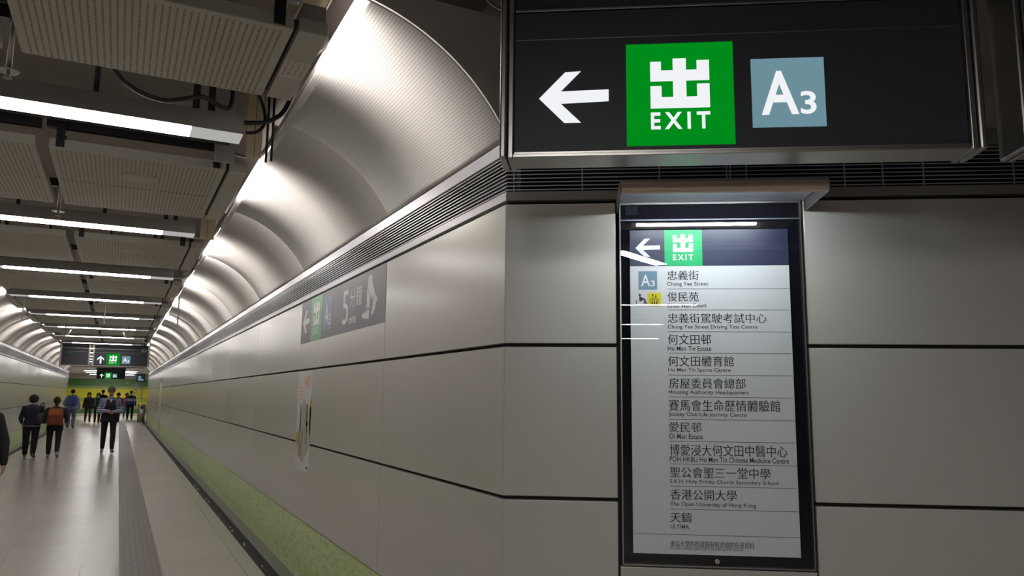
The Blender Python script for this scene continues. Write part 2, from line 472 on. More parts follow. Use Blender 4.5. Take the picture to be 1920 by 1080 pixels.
# angled wall beside the corridor mouth (local x along the wall, y into the wall)
def onwall(name):
    o = bpy.data.objects.new(name, None); return o
fw = MB(); fw.mi = 0
CU0, CU1, CZ0 = 0.5, 1.297, 0.905                   # recess that holds the directory case
for z0, z1 in ROWS:
    fw.box(0.0015, 0.492, 0, 0.03, z0 + 0.008, z1 - 0.008, 0.0035)
    for a, b in ((1.303, 3.895), (3.9, 6.49)): fw.box(a, b, 0, 0.03, z0 + 0.008, z1 - 0.008, 0.0035)
fw.box(0.5, 1.297, 0, 0.03, G[0] + 0.008, CZ0, 0.0035)
fw.mi = 1
fw.box(0.006, 6.5, 0.075, 0.16, 0.0, 2.485)
fw.box(0.006, 0.49, 0.032, 0.16, 0.0, 2.485); fw.box(1.306, 6.5, 0.032, 0.16, 0.0, 2.485)
fw.mi = 2; fw.box(0.01, 6.5, 0.012, 0.16, -0.05, G[0] - 0.004)
o = struct(fw.build('wall_front', [M_panel, M_joint, M_mosaic])); o.location = (WX, Y0, 0); o.rotation_euler = (0, 0, -ANG)
# wall above the vent: dull dark plates up to the void
up = MB(); up.box(0.002, 2.05, 0.02, 0.12, 2.772, 3.345, 0.002); up.box(2.056, 6.5, 0.02, 0.12, 2.772, 3.9, 0.002)
o = struct(up.build('wall_front_upper', M_fascia)); o.location = (WX, Y0, 0); o.rotation_euler = (0, 0, -ANG)

# vault profile: arc through three measured points
def circ3(p, q, r):
    ax, ay = p; bx, by = q; cx, cy = r
    d = 2 * (ax * (by - cy) + bx * (cy - ay) + cx * (ay - by))
    ux = ((ax * ax + ay * ay) * (by - cy) + (bx * bx + by * by) * (cy - ay) + (cx * cx + cy * cy) * (ay - by)) / d
    uy = ((ax * ax + ay * ay) * (cx - bx) + (bx * bx + by * by) * (ax - cx) + (cx * cx + cy * cy) * (bx - ax)) / d
    return ux, uy, math.hypot(ax - ux, ay - uy)
vx, vz, vr = circ3((1.5, 2.772), (1.205, 3.11), (0.81, 3.285))
a0 = math.atan2(2.772 - vz, 1.5 - vx); a1 = math.atan2(3.285 - vz, 0.81 - vx)
ARC = [(vx + vr * math.cos(a0 + (a1 - a0) * i / 28), vz + vr * math.sin(a0 + (a1 - a0) * i / 28)) for i in range(29)]
def vault(name, right):
    bm = bmesh.new(); uv = bm.loops.layers.uv.new('UVMap')
    f = (lambda x: x) if right else (lambda x: 2 * CX - x)
    prof = ARC + [(0.802, 3.292), (0.800, 3.33)]
    outer = [(x + 0.018, z + 0.016) for x, z in prof]
    s = [0.0]
    for p, q in zip(prof, prof[1:]): s.append(s[-1] + math.hypot(q[0] - p[0], q[1] - p[1]))
    vs_ = [Y0 + 0.005] + [4.745 + 2.592 * k for k in range(0, 18) if 4.745 + 2.592 * k < YE - 1] + [YE]
    if not right: vs_ = [-0.44, 2.153] + vs_[1:]
    for a, b in zip(vs_, vs_[1:]):
        a += 0.002; b -= 0.002
        base = b - 2.592 if a < 3.1 else a
        I0 = [bm.verts.new((f(x), a, z)) for x, z in prof]; I1 = [bm.verts.new((f(x), b, z)) for x, z in prof]
        O0 = [bm.verts.new((f(x), a, z)) for x, z in outer]; O1 = [bm.verts.new((f(x), b, z)) for x, z in outer]
        n = len(prof)
        def face(vv, us, sm):
            fc = bm.faces.new(vv); fc.smooth = sm
            for l, u in zip(fc.loops, us): l[uv].uv = u
        ub = 2.592 if False else 0
        for i in range(n - 1):
            sm = i < 27
            face((I0[i], I0[i + 1], I1[i + 1], I1[i]), ((s[i], a - base + 0.0), (s[i + 1], a - base), (s[i + 1], b - base), (s[i], b - base)), sm)
            face((O0[i], O1[i], O1[i + 1], O0[i + 1]), ((0, 0),) * 4, sm)
            face((I0[i], O0[i], O0[i + 1], I0[i + 1]), ((0, 0),) * 4, False); face((I1[i], I1[i + 1], O1[i + 1], O1[i]), ((0, 0),) * 4, False)
        if b < YE - 1:                                # dark joint strip closing the seam from behind
            S0 = [bm.verts.new((f(x + 0.019), b - 0.03, z + 0.017)) for x, z in prof]; S1 = [bm.verts.new((f(x + 0.019), b + 0.034, z + 0.017)) for x, z in prof]
            for i in range(n - 1):
                fc = bm.faces.new((S0[i], S0[i + 1], S1[i + 1], S1[i])); fc.material_index = 1
        face((I0[0], I1[0], O1[0], O0[0]), ((0, 0),) * 4, False); face((I0[-1], O0[-1], O1[-1], I1[-1]), ((0, 0),) * 4, False)
    bmesh.ops.recalc_face_normals(bm, faces=bm.faces[:])
    me = bpy.data.meshes.new(name); bm.to_mesh(me); bm.free(); me.materials.append(M_vault); me.materials.append(M_joint)
    o = bpy.data.objects.new(name, me); COL.objects.link(o); return struct(o)
vault('ceiling_right', True); vault('ceiling_left', False)
# front plate closing the vault end, with its curved lower edge
fa = MB()
pts = [(x, z) for x, z in ARC if x > 0.4]
fa.flat([(x, z + 0.004) for x, z in pts] + [(0.70, 3.30), (0.70, 3.35), (1.53, 3.35), (1.53, 2.78)], 0, 0.012)
o = struct(fa.build('trim_6', M_fascia)); o.location = (0, Y0 - 0.012, 0)

# soffit slab high above the open ceiling, end wall, back wall
struct(MB().box(-14, 14, Y0 + 0.1, YE, 3.72, 3.9).build('ceiling', M_slab))
struct(MB().box(-14, 14, -14, Y0 + 0.1, 3.9, 4.05).build('ceiling_front', M_dark_ceiling))
vs = MB(); vs.box(WX + 0.14, WX + 0.2, Y0 + 0.2, YE, 2.45, 3.72); vs.box(LX - 0.2, LX - 0.14, -0.4, YE, 0.0, 3.72)
struct(vs.build('wall_void', M_slab))
struct(MB().box(-14, 14, -14.2, -14, 0, 4.05).build('wall_back', mat('back_wall', (0.25, 0.24, 0.23), 0.6)))
MUR_Y = 70.0
mu = MB()
bands = [(0, 0.35, 0), (0.35, 0.62, 1), (0.62, 0.9, 2), (0.9, 1.2, 3), (1.2, 1.5, 2), (1.5, 1.93, 2), (1.93, 2.13, 1), (2.13, 2.72, 0)]
for z0, z1, k in bands:
    mu.mi = k; mu.box(-7, 7, MUR_Y, MUR_Y + 0.1, z0, z1)
mu.mi = 4
for x, z, r_ in ((0.62, 2.42, 0.07), (1.3, 2.25, 0.09), (0.95, 2.2, .04), (-1.6, 2.5, 0.05)):
    mu.prism([(x - r_ * .5, MUR_Y - 0.004, z), (x, MUR_Y - 0.004, z - r_), (x + r_ * .4, MUR_Y - 0.004, z + r_ * .2), (x + .01, MUR_Y - 0.004, z + r_ * 1.4)], (0, 0.004, 0))
mu.mi = 5; mu.box(-7, 7, MUR_Y, MUR_Y + 0.1, 2.72, 3.3)
struct(mu.build('wall_end', [mat('mural_green', (0.07, 0.20, 0.035), .4), mat('mural_light_green', (0.30, 0.36, 0.10), .4), mat('mural_yellow', (0.62, 0.58, 0.0), .4), mat('mural_olive', (0.38, 0.42, 0.05), .4), M_white_print, mat('end_header', (0.45, 0.43, 0.42), .5)]))
hd = MB(); hd.box(-7, LX - 0.1, YE, YE + 0.1, 0, 3.05); hd.box(WX + 0.1, 7, YE, YE + 0.1, 0, 3.05)
struct(hd.build('wall_far', mat('far_wall', (0.45, 0.43, 0.40), .5)))
hd = MB(); hd.box(-7, 7, YE + 0.3, MUR_Y, 3.07, 3.17)
struct(hd.build('ceiling_end', mat('end_ceiling', (0.5, 0.48, 0.47), .5)))

# ================================================================== LOUVRED VENTS along the wall heads
def vent(name, label, length, loc, rz, slat_mat, flange_mat, z0=2.524, n=10, y_in=0.0, ticks=()):
    t = thing(name, label, 'air vent', loc, rz)
    b = MB(); b.box(0.004, length, 0.075, 0.09, 2.50, 2.71); b.build('vent_cavity', M_cavity, t)
    s = MB(); pitch = 0.0178
    for k in range(n):
        z = z0 + 0.006 + k * pitch
        s.prism([(0.004, 0.004, z), (0.004, 0.004, z + 0.0045), (0.004, 0.012, z + 0.0075), (0.004, 0.012, z + 0.003)], (length - 0.008, 0, 0))
    for u in ticks: s.box(u - 0.0025, u + 0.0025, 0.010, 0.018, z0, z0 + n * pitch)
    s.build('slats', slat_mat, t)
    MB().box(0.002, length, 0.0, 0.09, G[3] + 0.010, z0 - 0.001, 0.002).build('lower_flange', flange_mat, t)
    MB().box(0.002, length, 0.0, 0.09, z0 + n * pitch + 0.002, 2.768, 0.002).build('upper_flange', flange_mat, t)
    return t
M_flange_dark = mat('dark_grey_flange', (0.24, 0.23, 0.215), 0.45, 0.1)
# along the right wall: local x runs from far to near, y into the wall
vent('air_vent', 'long louvred metal air vent above the right-hand wall panels of the corridor', YE - Y0, (WX, YE, 0), -PI / 2, M_slat, M_trim)
vent('air_vent', 'long louvred air vent above the left-hand corridor wall', YE + 0.44, (LX, -0.44, 0), PI / 2, M_slat, M_trim)
vent('air_vent', 'dark louvred air vent on the angled wall, above the lit directory board', 6.5, (WX, Y0, 0), -ANG, M_slat_dark, M_flange_dark,
     ticks=(0.035, 0.345, 0.69, 0.985, 1.0, 1.07, 1.49, 1.65, 1.82, 2.19, 2.9))

# ================================================================== CEILING PANELS (two per row) and LIGHT BARS
def panel_proto():
    """right-hand panel assembly; origin on its near lower corner beside the centre gap"""
    t = thing('ceiling_panel', 'x', 'ceiling panel')
    W = 1.02; D = 1.6
    for y0, y1 in ((0.0, 0.797), (0.803, 1.6)):
        pm = MB(); pm.box(0, W, y0, y1, 0, 0.06, 0.004)
        pm.build('perforated_sheet', M_perf, t)
    MB().box(W + 0.022, W + 0.14, 0, D, 0, 0.06, 0.004).build('edge_strip', M_tray, t)
    MB().box(W + 0.001, W + 0.021, 0.01, D - 0.01, 0.035, 0.05).build('joint_channel', M_joint, t)
    for x in (0.06, W - 0.06):
        b = MB(); b.box(x - 0.023, x + 0.023, -0.014, -0.002, 0.006, 0.16, 0.003); b.cyl((x, -0.014, 0.022), (x, -0.018, 0.022), 0.007)
        b.mi = 0
        b.build('hanger_bracket', M_black, t)
    r = MB(); r.box(-0.02, W + 0.02, 0.0, 0.045, 0.13, 0.19); r.box(W - 0.0, W + 0.04, 0.0, 0.06, 0.062, 0.17); r.build('support_rail', M_black, t)
    r = MB(); r.box(-0.02, W + 0.02, D - 0.08, D - 0.04, 0.13, 0.19); r.build('support_rail', M_black, t)
    c = MB(); c.cyl((W + 0.10, 0.45, 0.10), (W + 0.10, 1.56, 0.10), 0.018, n=10); c.build('cove_lamp', M_cove, t)
    c = MB(); c.box(W + 0.04, W + 0.075, 0.4, 1.59, 0.08, 0.14); c.box(W + 0.04, W + 0.135, 0.4, 1.59, 0.14, 0.146); c.box(W + 0.04, W + 0.135, 1.57, 1.59, 0.07, 0.14); c.box(W + 0.04, W + 0.135, 0.42, 0.43, 0.07, 0.14); c.build('cove_batten_and_shield', M_housing, t)  # top cover added to stop upward light, end plates to hide the tube
    return t
def light_proto():
    t = thing('light_bar', 'x', 'ceiling light')
    L = 1.045
    MB().box(-L, L, 0, 0.18, 0.004, 0.11, 0.003).build('housing', M_housing, t)
    MB().box(-L + 0.25, L - 0.27, 0.006, 0.174, -0.004, 0.006).build('diffuser', M_diff, t)
    for s in (-1, 1):
        a, b = sorted((s * (L - 0.27), s * L)); MB().box(a + 0.001, b - 0.001, 0.004, 0.176, -0.004, 0.005, 0.001).build('end_plate', M_end_glow, t)
        for q in (0.17, 0.25):
            MB().box(s * (L - q) - 0.018, s * (L - q) + 0.018, 0.07, 0.10, 0.108, 0.62).build('hanger_post', M_black, t)
    for s in (-0.35, 0.3): MB().cyl((s, 0.09, 0.108), (s, 0.09, 0.62), 0.014).build('hanger_rod', M_black, t)
    return t
P0 = panel_proto(); L0 = light_proto()
NROW = 15
first = True
for k in range(NROW):
    y = 2.22 + PER * k
    for side in (1, -1):
        if k == 0:
            # only the far half of the first row stands in the corridor
            continue
        o = P0 if first else copy_tree(P0); first = False
        o.location = (CX + side * 0.035, y + (0 if side > 0 else 1.6), PANZ)
        o.rotation_euler = (0, 0, 0 if side > 0 else PI)
        o['label'] = 'grey perforated ceiling panel %s the centre gap, %s row from the near end' % ('right of' if side > 0 else 'left of', ordinal(k))
        o['group'] = 'perforated ceiling panels along the corridor'
def half_panel(side):
    t = thing('ceiling_panel', 'nearest grey perforated ceiling panel, half length, %s' % ('with a paper notice on its edge strip' if side > 0 else 'left of the centre gap, seen at the top edge'), 'ceiling panel', (CX + side * 0.035, 3.03 if side > 0 else 3.82, PANZ), 0 if side > 0 else PI, 'perforated ceiling panels along the corridor')
    W = 1.02; D = 0.79; fy = (lambda y: y) if side > 0 else (lambda y: D - y)
    MB().box(0, W, 0, D, 0, 0.06, 0.004).build('perforated_sheet', M_perf, t)
    MB().box(W + 0.022, W + 0.14, 0, D, 0, 0.06, 0.004).build('edge_strip', M_tray, t)
    MB().box(W + 0.001, W + 0.021, 0.01, D - 0.01, 0.035, 0.05).build('joint_channel', M_joint, t)
    yb = -0.012 if side > 0 else D + 0.002
    for x in (0.06, W - 0.06): MB().box(x - 0.023, x + 0.023, yb, yb + 0.01, 0.006, 0.16, 0.003).build('hanger_bracket', M_black, t)
    for y in (0.0, D - 0.05): MB().box(-0.02, W + 0.02, y, y + 0.045, 0.13, 0.19).build('support_rail', M_black, t)
    a, b = (0.05, 0.77) if side > 0 else (0.02, 0.74)
    MB().cyl((W + 0.10, a, 0.10), (W + 0.10, b, 0.10), 0.018, n=10).build('cove_lamp', M_cove, t)
    MB().box(W + 0.04, W + 0.075, a, b, 0.08, 0.14).box(W + 0.04, W + 0.135, a, b, 0.14, 0.146).box(W + 0.04, W + 0.135, a - 0.012, a - 0.004, 0.07, 0.146).box(W + 0.04, W + 0.135, b + 0.004, b + 0.012, 0.07, 0.146).build('cove_batten_and_shield', M_housing, t)  # batten with added plates that shield the void from the lamp
    if side > 0:
        n = MB(); n.box(W + 0.024, W + 0.138, 0.30, 0.50, -0.0015, -0.0003); p = n.build('paper_notice', mat('notice_paper', (0.60, 0.58, 0.54), .6), t, 'pale paper notice with faint red print')
        q = MB()
        for j, (x, w_) in enumerate(((0.035, .012), (0.058, .012), (0.085, .01), (0.11, .014))):
            for i in range(6):
                y = 0.32 + i * 0.027; q.box(W + x + random.uniform(0, .004), W + x + w_, y, y + random.uniform(.008, .017), -0.0022, -0.0016)
        q.build('faint_print', mat('faint_red_print', (0.50, 0.27, 0.22), .6), p)
    return t
half_panel(1); half_panel(-1)
for k in range(NROW):
    o = L0 if k == 0 else copy_tree(L0)
    o.location = (CX, 4.38 + PER * k, 3.05)
    o['label'] = 'long grey fluorescent light bar across the corridor ceiling, %s from the near end' % ordinal(k)
    o['group'] = 'light bars across the corridor ceiling'
# extra bars added over the end hall to light the mural
for k, y in enumerate((55.0, 59.0, 66.0)):
    t = thing('light_bar', 'added light bar on the far hall ceiling to brighten the green mural, %s of three' % ordinal(k), 'ceiling light', (CX, y, 2.98), 0, 'added light bars in the far hall')
    MB().box(-1.6, 1.6, 0, 0.2, 0.0, 0.07).build('housing', M_housing, t); MB().box(-1.5, 1.5, 0.01, 0.19, -0.006, 0.004).build('diffuser', emitter('added_hall_glow', (1, .97, .95), 80.0), t)
# concourse bars behind the viewpoint (their streaks show in the directory glass)
for k, (x, y, L) in enumerate(((-0.18, -1.85, 2.3), (-1.35, -5.4, 3.0), (-3.25, -8.0, 3.0), (-5.0, -11.2, 3.0))):
    t = thing('light_bar', 'concourse light bar mirrored in the directory glass, %s behind the viewpoint' % ordinal(k), 'ceiling light', (x, y, 3.05), PI / 2 if k == 0 else PI - ANG, 'concourse light bars')
    MB().box(0, L, -0.08, 0.08, 0.0, 0.09).build('housing', M_housing, t); MB().box(0.02, L - .02, -0.07 if k == 0 else -0.035, 0.07 if k == 0 else 0.035, -0.006, 0.004).build('diffuser', M_conc, t)
    for q in (0.2, L - .2): MB().cyl((q, 0, 0.09), (q, 0, 0.9), 0.012).build('hanger_rod', M_black, t)

# ================================================================== HANGING EXIT SIGN
def exit_sign(name, label, loc, rz, x0, x1, arrow, lit=True, posts=True, top=2.935, zb=2.42, boxes=None):
    t = thing(name, label, 'sign', loc, rz)
    MB().box(x0, x1, 0.0, 0.12, zb, top - 0.003).build('sign_face', M_sign_black, t)
    fr = MB(); fr.box(x0 - 0.02, x1 + 0.02, -0.010, 0.125, zb - 0.012, zb - 0.0005, 0.002); fr.box(x0, x1, -0.008, 0.001, zb - 0.001, zb + 0.006)
    fr.box(x0, x1, -0.006, 0.125, top, top + 0.010, 0.002); fr.build('frame_rail', M_steel, t)
    sp = MB(); sp.box(x0 + 0.004, x1 - 0.004, -0.002, 0.0, zb + 0.4105, zb + 0.4135); sp.build('division_line', M_steel, t)
    MB().box(x0, x1, 0.012, 0.11, top + 0.010, top + 0.14).build('upper_panel', M_sign_black, t)
    for s, xe in ((-1, x0), (1, x1)):
        e = MB(); a, b = sorted((xe + s * 0.003, xe + s * 0.021)); e.box(a, b, -0.016, 0.135, zb - 0.016, 3.35, 0.003)
        a, b = sorted((xe + s * 0.026, xe + s * 0.05)); e.box(a, b, -0.02, 0.135, zb - 0.016, 3.35, 0.007); e.build('end_post', M_steel, t)
    return t
def exit_panel(t, ox, arrow_dir, zb=2.42, sc=1.0, detail=True):
    """white arrow, green exit square and teal A3 square; offsets measured from the face's left edge"""
    y0, y1 = -0.0015, 0.0
    if arrow_dir == 'left': rects('arrow', [ARROW], (ox + 0.084, zb + 0.109, ox + 0.322, zb + 0.293), y0, y1, M_white_lit, t)
    else: rects('arrow', [ARROW_UP], (ox + 0.085, zb + 0.07, ox + 0.275, zb + 0.305), y0, y1, M_white_lit, t)
    gx = ox + (0.382 if arrow_dir == 'left' else 0.34)
    g = rects('exit_square', [(0, 0, 1, 1)], (gx, zb + 0.022, gx + 0.358, zb + 0.384), y0, y1, M_green_lit, t); g['label'] = 'lit green exit square'
    rects('exit_symbol', GLYPH, (gx + 0.081, zb + 0.152, gx + 0.278, zb + 0.328), y0 - 0.0015, y0, M_white_lit, g)
    lettering('exit_lettering', 'EXIT', (gx + 0.081, zb + 0.078, gx + 0.278, zb + 0.138), y0 - 0.001, M_white_lit, g, offset=0.03, space=1.5)
    ax = gx + 0.416
    a = rects('exit_letter_square', [(0, 0, 1, 1)], (ax, zb + 0.077, ax + 0.238, zb + 0.318), y0, y1, M_teal_lit, t); a['label'] = 'lit grey-teal square marked A3'
    lettering('lettering', 'A', (ax + 0.030, zb + 0.120, ax + 0.152, zb + 0.273), y0 - 0.001, M_white_lit, a, offset=0.02)
    lettering('lettering', '3', (ax + 0.157, zb + 0.120, ax + 0.208, zb + 0.200), y0 - 0.001, M_white_lit, a, offset=0.02)
SIGN = (1.2, 2.205, 0)
t = exit_sign('hanging_sign', 'large black hanging sign with left arrow, green EXIT square and A3, nearest', SIGN, -ANG, -0.066, 1.412, 'left')
exit_panel(t, -0.066, 'left')
t = exit_sign('hanging_sign', 'dark hanging sign cut off by the right border, its left end post showing', (SIGN[0] + WD.x * 1.62, SIGN[1] + WD.y * 1.62, 0), -ANG, 0.0, 1.478, 'left')
t = exit_sign('hanging_sign', 'black hanging sign with up arrow, EXIT and A3, first one down the corridor', (-0.74, 26.6, 0), 0, 0.0, 1.478, 'up')
exit_panel(t, 0.0, 'up')
t = exit_sign('hanging_sign', 'blank black hanging sign left of the lit up-arrow exit sign', (-1.60, 26.6, 0), 0, 0.0, 0.70, 'up')
rects('green_glow', [(0, 0, 1, 1)], (0.12, 2.785, 0.30, 2.815), -0.0015, 0, mat('dim_green', (0, 0, 0), .5, emit=(0.0, 0.25, 0.06), strength=0.25), t)
t = exit_sign('hanging_sign', 'smaller-looking black up-arrow EXIT A3 sign farthest down the corridor', (-1.22, 51.6, 0), 0, 0.0, 1.5, 'up')
exit_panel(t, 0.08, 'up')
t = thing('hanging_sign', 'small square dark sign with a pale symbol high at the far right corner', 'sign', (1.0, 58, 0), 0)
MB().box(0, 0.58, 0, 0.1, 2.35, 2.9).build('sign_face', M_sign_black, t); rects('symbol', [[(0, .1), (.9, .1), (.9, .35), (.45, .45), (.5, .9), (0, .9)]], (0.12, 2.42, 0.5, 2.8), -0.003, 0, M_teal_lit, t)
MB().cyl((0.29, .05, 2.9), (0.29, .05, 3.06), .015).build('hanger_rod', M_black, t)
t = thing('pattern_screen', 'dark screen with a leafy cut-out pattern at the far right', 'screen', (0.98, 61, 0), 0)
pg = MB()
for i in range(9):
    for j in range(14):
        if random.random() < 0.72: pg.box(i * 0.06, i * 0.06 + 0.05, 0, 0.02, 1.2 + j * 0.08, 1.2 + j * 0.08 + random.uniform(.03, .075))
for x in (-0.02, 0.54): pg.box(x, x + 0.025, 0, 0.03, 0, 2.34)
pg.box(-.02, .565, 0, .03, 2.32, 2.35); pg.build('screen_panel', mat('screen_dark', (0.05, 0.06, 0.05), .5), t)

# ================================================================== DIRECTORY CASE on the angled wall
case = thing('directory_case', 'tall black glazed directory board listing streets and buildings under a lamp hood', 'sign', (WX, Y0, 0), -ANG)
fr = MB()
fr.box(0.508, 0.514, -0.012, 0.07, 0.912, 2.4605); fr.box(1.284, 1.290, -0.012, 0.07, 0.912, 2.4605); fr.box(0.508, 1.290, -0.012, 0.07, 0.912, 0.918); fr.box(0.508, 1.29, -0.012, 0.07, 2.452, 2.4605)
fr.build('case_frame', mat('frame_dark_steel', (0.30, 0.29, 0.28), 0.3, 0.9), case)
MB().box(0.514, 1.284, 0.012, 0.07, 0.918, 2.452).build('backing', mat('case_black', (0.006, 0.006, 0.009), 0.9, spec=0.05), case)
MB().box(0.514, 1.284, -0.006, 0.012, 2.380, 2.386).build('top_bar', mat('bar_blue_grey', (0.10, 0.11, 0.14), .4, .3), case)
MB().box(0.536, 0.592, 0.008, 0.012, 2.41, 2.455).build('small_plate', mat('plate_dark', (0.012, 0.013, 0.02), .8, spec=.1), case)
MB().box(0.514, 1.284, -0.009, -0.004, 0.918, 2.380).build('glass_pane', M_glass, case)
lk = MB(); lk.cyl((0.895, -0.012, 0.938), (0.895, -0.004, 0.938), 0.0095, n=20); k = lk.build('lock', M_steel_bright, case)
MB().box(0.8938, 0.8962, -0.0128, -0.012, 0.933, 0.943).build('key_slot', M_black, k)
bd = MB().box(0.554, 1.235, 0.004, 0.0115, 0.960, 2.339).build('printed_board', M_board, case)
YB = 0.004
rects('header_band', [(0, 0, 1, 1)], (0.554, 2.178, 1.235, 2.339), YB - 0.0006, YB, M_navy_print, bd)
rects('header_green', [(0, 0, 1, 1)], (0.705, 2.178, 0.868, 2.3388), YB - 0.0012, YB - 0.0006, M_green_print, bd)
rects('arrow', [ARROW], (0.578, 2.219, 0.686, 2.301), YB - 0.0014, YB - 0.0006, M_white_print, bd)
rects('exit_symbol', GLYPH, (0.742, 2.240, 0.829, 2.319), YB - 0.0018, YB - 0.0012, M_white_print, bd)
lettering('exit_lettering', 'EXIT', (0.742, 2.203, 0.829, 2.229), YB - 0.0016, M_white_print, bd, offset=0.022, space=1.35)
rects('exit_letter_square', [(0, 0, 1, 1)], (0.590, 2.073, 0.671, 2.155), YB - 0.0006, YB, M_teal_print, bd)
m_ = MB(); lettering('', 'A', (0.601, 2.088, 0.641, 2.139), YB - 0.0012, None, None, 0.012, mb=m_); lettering('', '3', (0.643, 2.088, 0.661, 2.114), YB - 0.0012, None, None, 0.012, mb=m_)
m_.build('lettering', M_white_print, bd)
# wheelchair and lift symbols
wc = MB(); cx, cz = 0.597, 2.020
ring = [(cx + 0.0175 * math.cos(a), cz + 0.0175 * math.sin(a)) for a in [rad(160 + i * 12) for i in range(19)]]
for (p, q) in zip(ring, ring[1:]):
    d_ = Vector((q[0] - p[0], 0, q[1] - p[1])); n_ = Vector((-d_.z, 0, d_.x)).normalized() * 0.0016
    wc.prism([(p[0] + n_.x, YB - .0008, p[1] + n_.z), (q[0] + n_.x, YB - .0008, q[1] + n_.z), (q[0] - n_.x, YB - .0008, q[1] - n_.z), (p[0] - n_.x, YB - .0008, p[1] - n_.z)], (0, 0.0008, 0))
wc.cyl((0.595, YB - .0008, 2.050), (0.595, YB, 2.050), 0.0055, n=14)
wc.flat([(0.592, 2.043), (0.598, 2.043), (0.6, 2.030), (0.612, 2.030), (0.620, 2.008), (0.626, 2.011), (0.617, 2.034), (0.6, 2.035), (0.599, 2.022), (0.593, 2.022)], YB - .0008, YB)
wc.build('wheelchair_symbol', M_navy_print, bd)
rects('lift_symbol_ground', [(0, 0, 1, 1)], (0.628, 1.999, 0.687, 2.059), YB - 0.0006, YB, M_yellow, bd)
lf = MB(); x0, z0 = 0.640, 2.002
lf.box(x0, x0 + 0.035, YB - .0012, YB - .0006, 2.030, 2.0325); lf.box(x0, x0 + 0.002, YB - .0012, YB - .0006, z0, 2.032); lf.box(x0 + .033, x0 + .035, YB - .0012, YB - .0006, z0, 2.032); lf.box(x0, x0 + .035, YB - .0012, YB - .0006, z0, z0 + .002)
for i in range(3):
    lf.cyl((x0 + 0.008 + i * 0.0095, YB - .0012, 2.024), (x0 + 0.008 + i * 0.0095, YB - .0006, 2.024), 0.0026, n=10); lf.box(x0 + 0.0053 + i * 0.0095, x0 + 0.0107 + i * 0.0095, YB - .0012, YB - .0006, 2.006, 2.020)
for s, xx in ((1, 0.651), (-1, 0.664)):
    zc = 2.045
    lf.flat([(xx, zc + s * 0.009), (xx - 0.005, zc + s * 0.002), (xx + 0.005, zc + s * 0.002)], YB - .0012, YB - .0006); lf.box(xx - .0012, xx + .0012, YB - .0012, YB - .0006, zc - 0.009, zc + 0.009)
lf.build('lift_symbol', M_ink, bd)
ROWS_TXT = [
    ('忠義街', 'Chung Yee Street', (0.715, 2.1148, 0.8505, 2.157), (0.7131, 2.0853, 0.8911, 2.1065), 2.076),
    ('俊民苑', 'Chun Man Court', (0.7137, 2.0213, 0.8483, 2.0624), (0.7128, 1.9939, 0.8808, 2.0119), 1.9831),
    ('忠義街駕駛考試中心', 'Chung Yee Street Driving Test Centre', (0.7134, 1.9259, 1.133, 1.9684), (0.7134, 1.8976, 1.0935, 1.9185), 1.8888),
    ('何文田邨', 'Ho Man Tin Estate', (0.7126, 1.8328, 0.8958, 1.8779), (0.7117, 1.8062, 0.8963, 1.8258), 1.7955),
    ('何文田體育館', 'Ho Man Tin Sports Centre', (0.7118, 1.7392, 0.9896, 1.7837), (0.7118, 1.7124, 0.9746, 1.7321), 1.7019),
    ('房屋委員會總部', 'Housing Authority Headquarters', (0.7137, 1.645, 1.0357, 1.6889), (0.7121, 1.6168, 1.0477, 1.6382), 1.6087),
    ('賽馬會生命歷情體驗館', 'Jockey Club Life Journey Centre', (0.7113, 1.5499, 1.1757, 1.5974), (0.711, 1.5229, 1.0358, 1.5441), 1.514),
    ('愛民邨', 'Oi Man Estate', (0.7112, 1.4602, 0.8465, 1.5027), (0.7102, 1.432, 0.8514, 1.4535), 1.4222),
    ('博愛浸大何文田中醫中心', 'POH HKBU Ho Man Tin Chinese Medicine Centre', (0.7119, 1.3622, 1.1969, 1.4098), (0.711, 1.3368, 1.2019, 1.3589), 1.3279),
    ('聖公會聖三一堂中學', 'S.K.H. Holy Trinity Church Secondary School', (0.7113, 1.2717, 1.1248, 1.3158), (0.7103, 1.2442, 1.155, 1.264), 1.2365),
    ('香港公開大學', 'The Open University of Hong Kong', (0.7111, 1.1804, 0.9849, 1.2234), (0.7101, 1.1503, 1.0616, 1.1723), 1.1426),
    ('天鑄', 'ULTIMA', (0.7093, 1.0884, 0.7985, 1.1288), (0.7091, 1.0625, 0.7858, 1.0798), None),
]
FOOT = ((0.7078, 0.9871, 1.0489, 1.0151), (0.7073, 0.9764, 1.0045, 0.9882), 1.0391)
for cn, en, a, b, zl in ROWS_TXT:
    r = lettering('place_name', cn, a, YB - 0.0008, M_ink, bd, offset=-0.006, bold=0.011)
    lettering('place_name_english', en, b, YB - 0.0008, M_ink, r, offset=0.005)
    if zl: MB().box(a[0], 1.232, YB - 0.0006, YB, zl - 0.0008, zl + 0.0008).build('rule', M_ink, bd)
MB().box(0.556, 1.2335, YB - 0.0006, YB, FOOT[2] - 0.0008, FOOT[2] + 0.0008).build('rule', M_ink, bd)
r = lettering('footnote', '車站大堂的街道圖有較詳細的街道資料', FOOT[0], YB - 0.0008, M_ink, bd, offset=-0.004, bold=0.008)
lettering('footnote_english', 'For further information, please refer to the street map in the concourse', FOOT[1], YB - 0.0008, M_ink, r, offset=0.004)


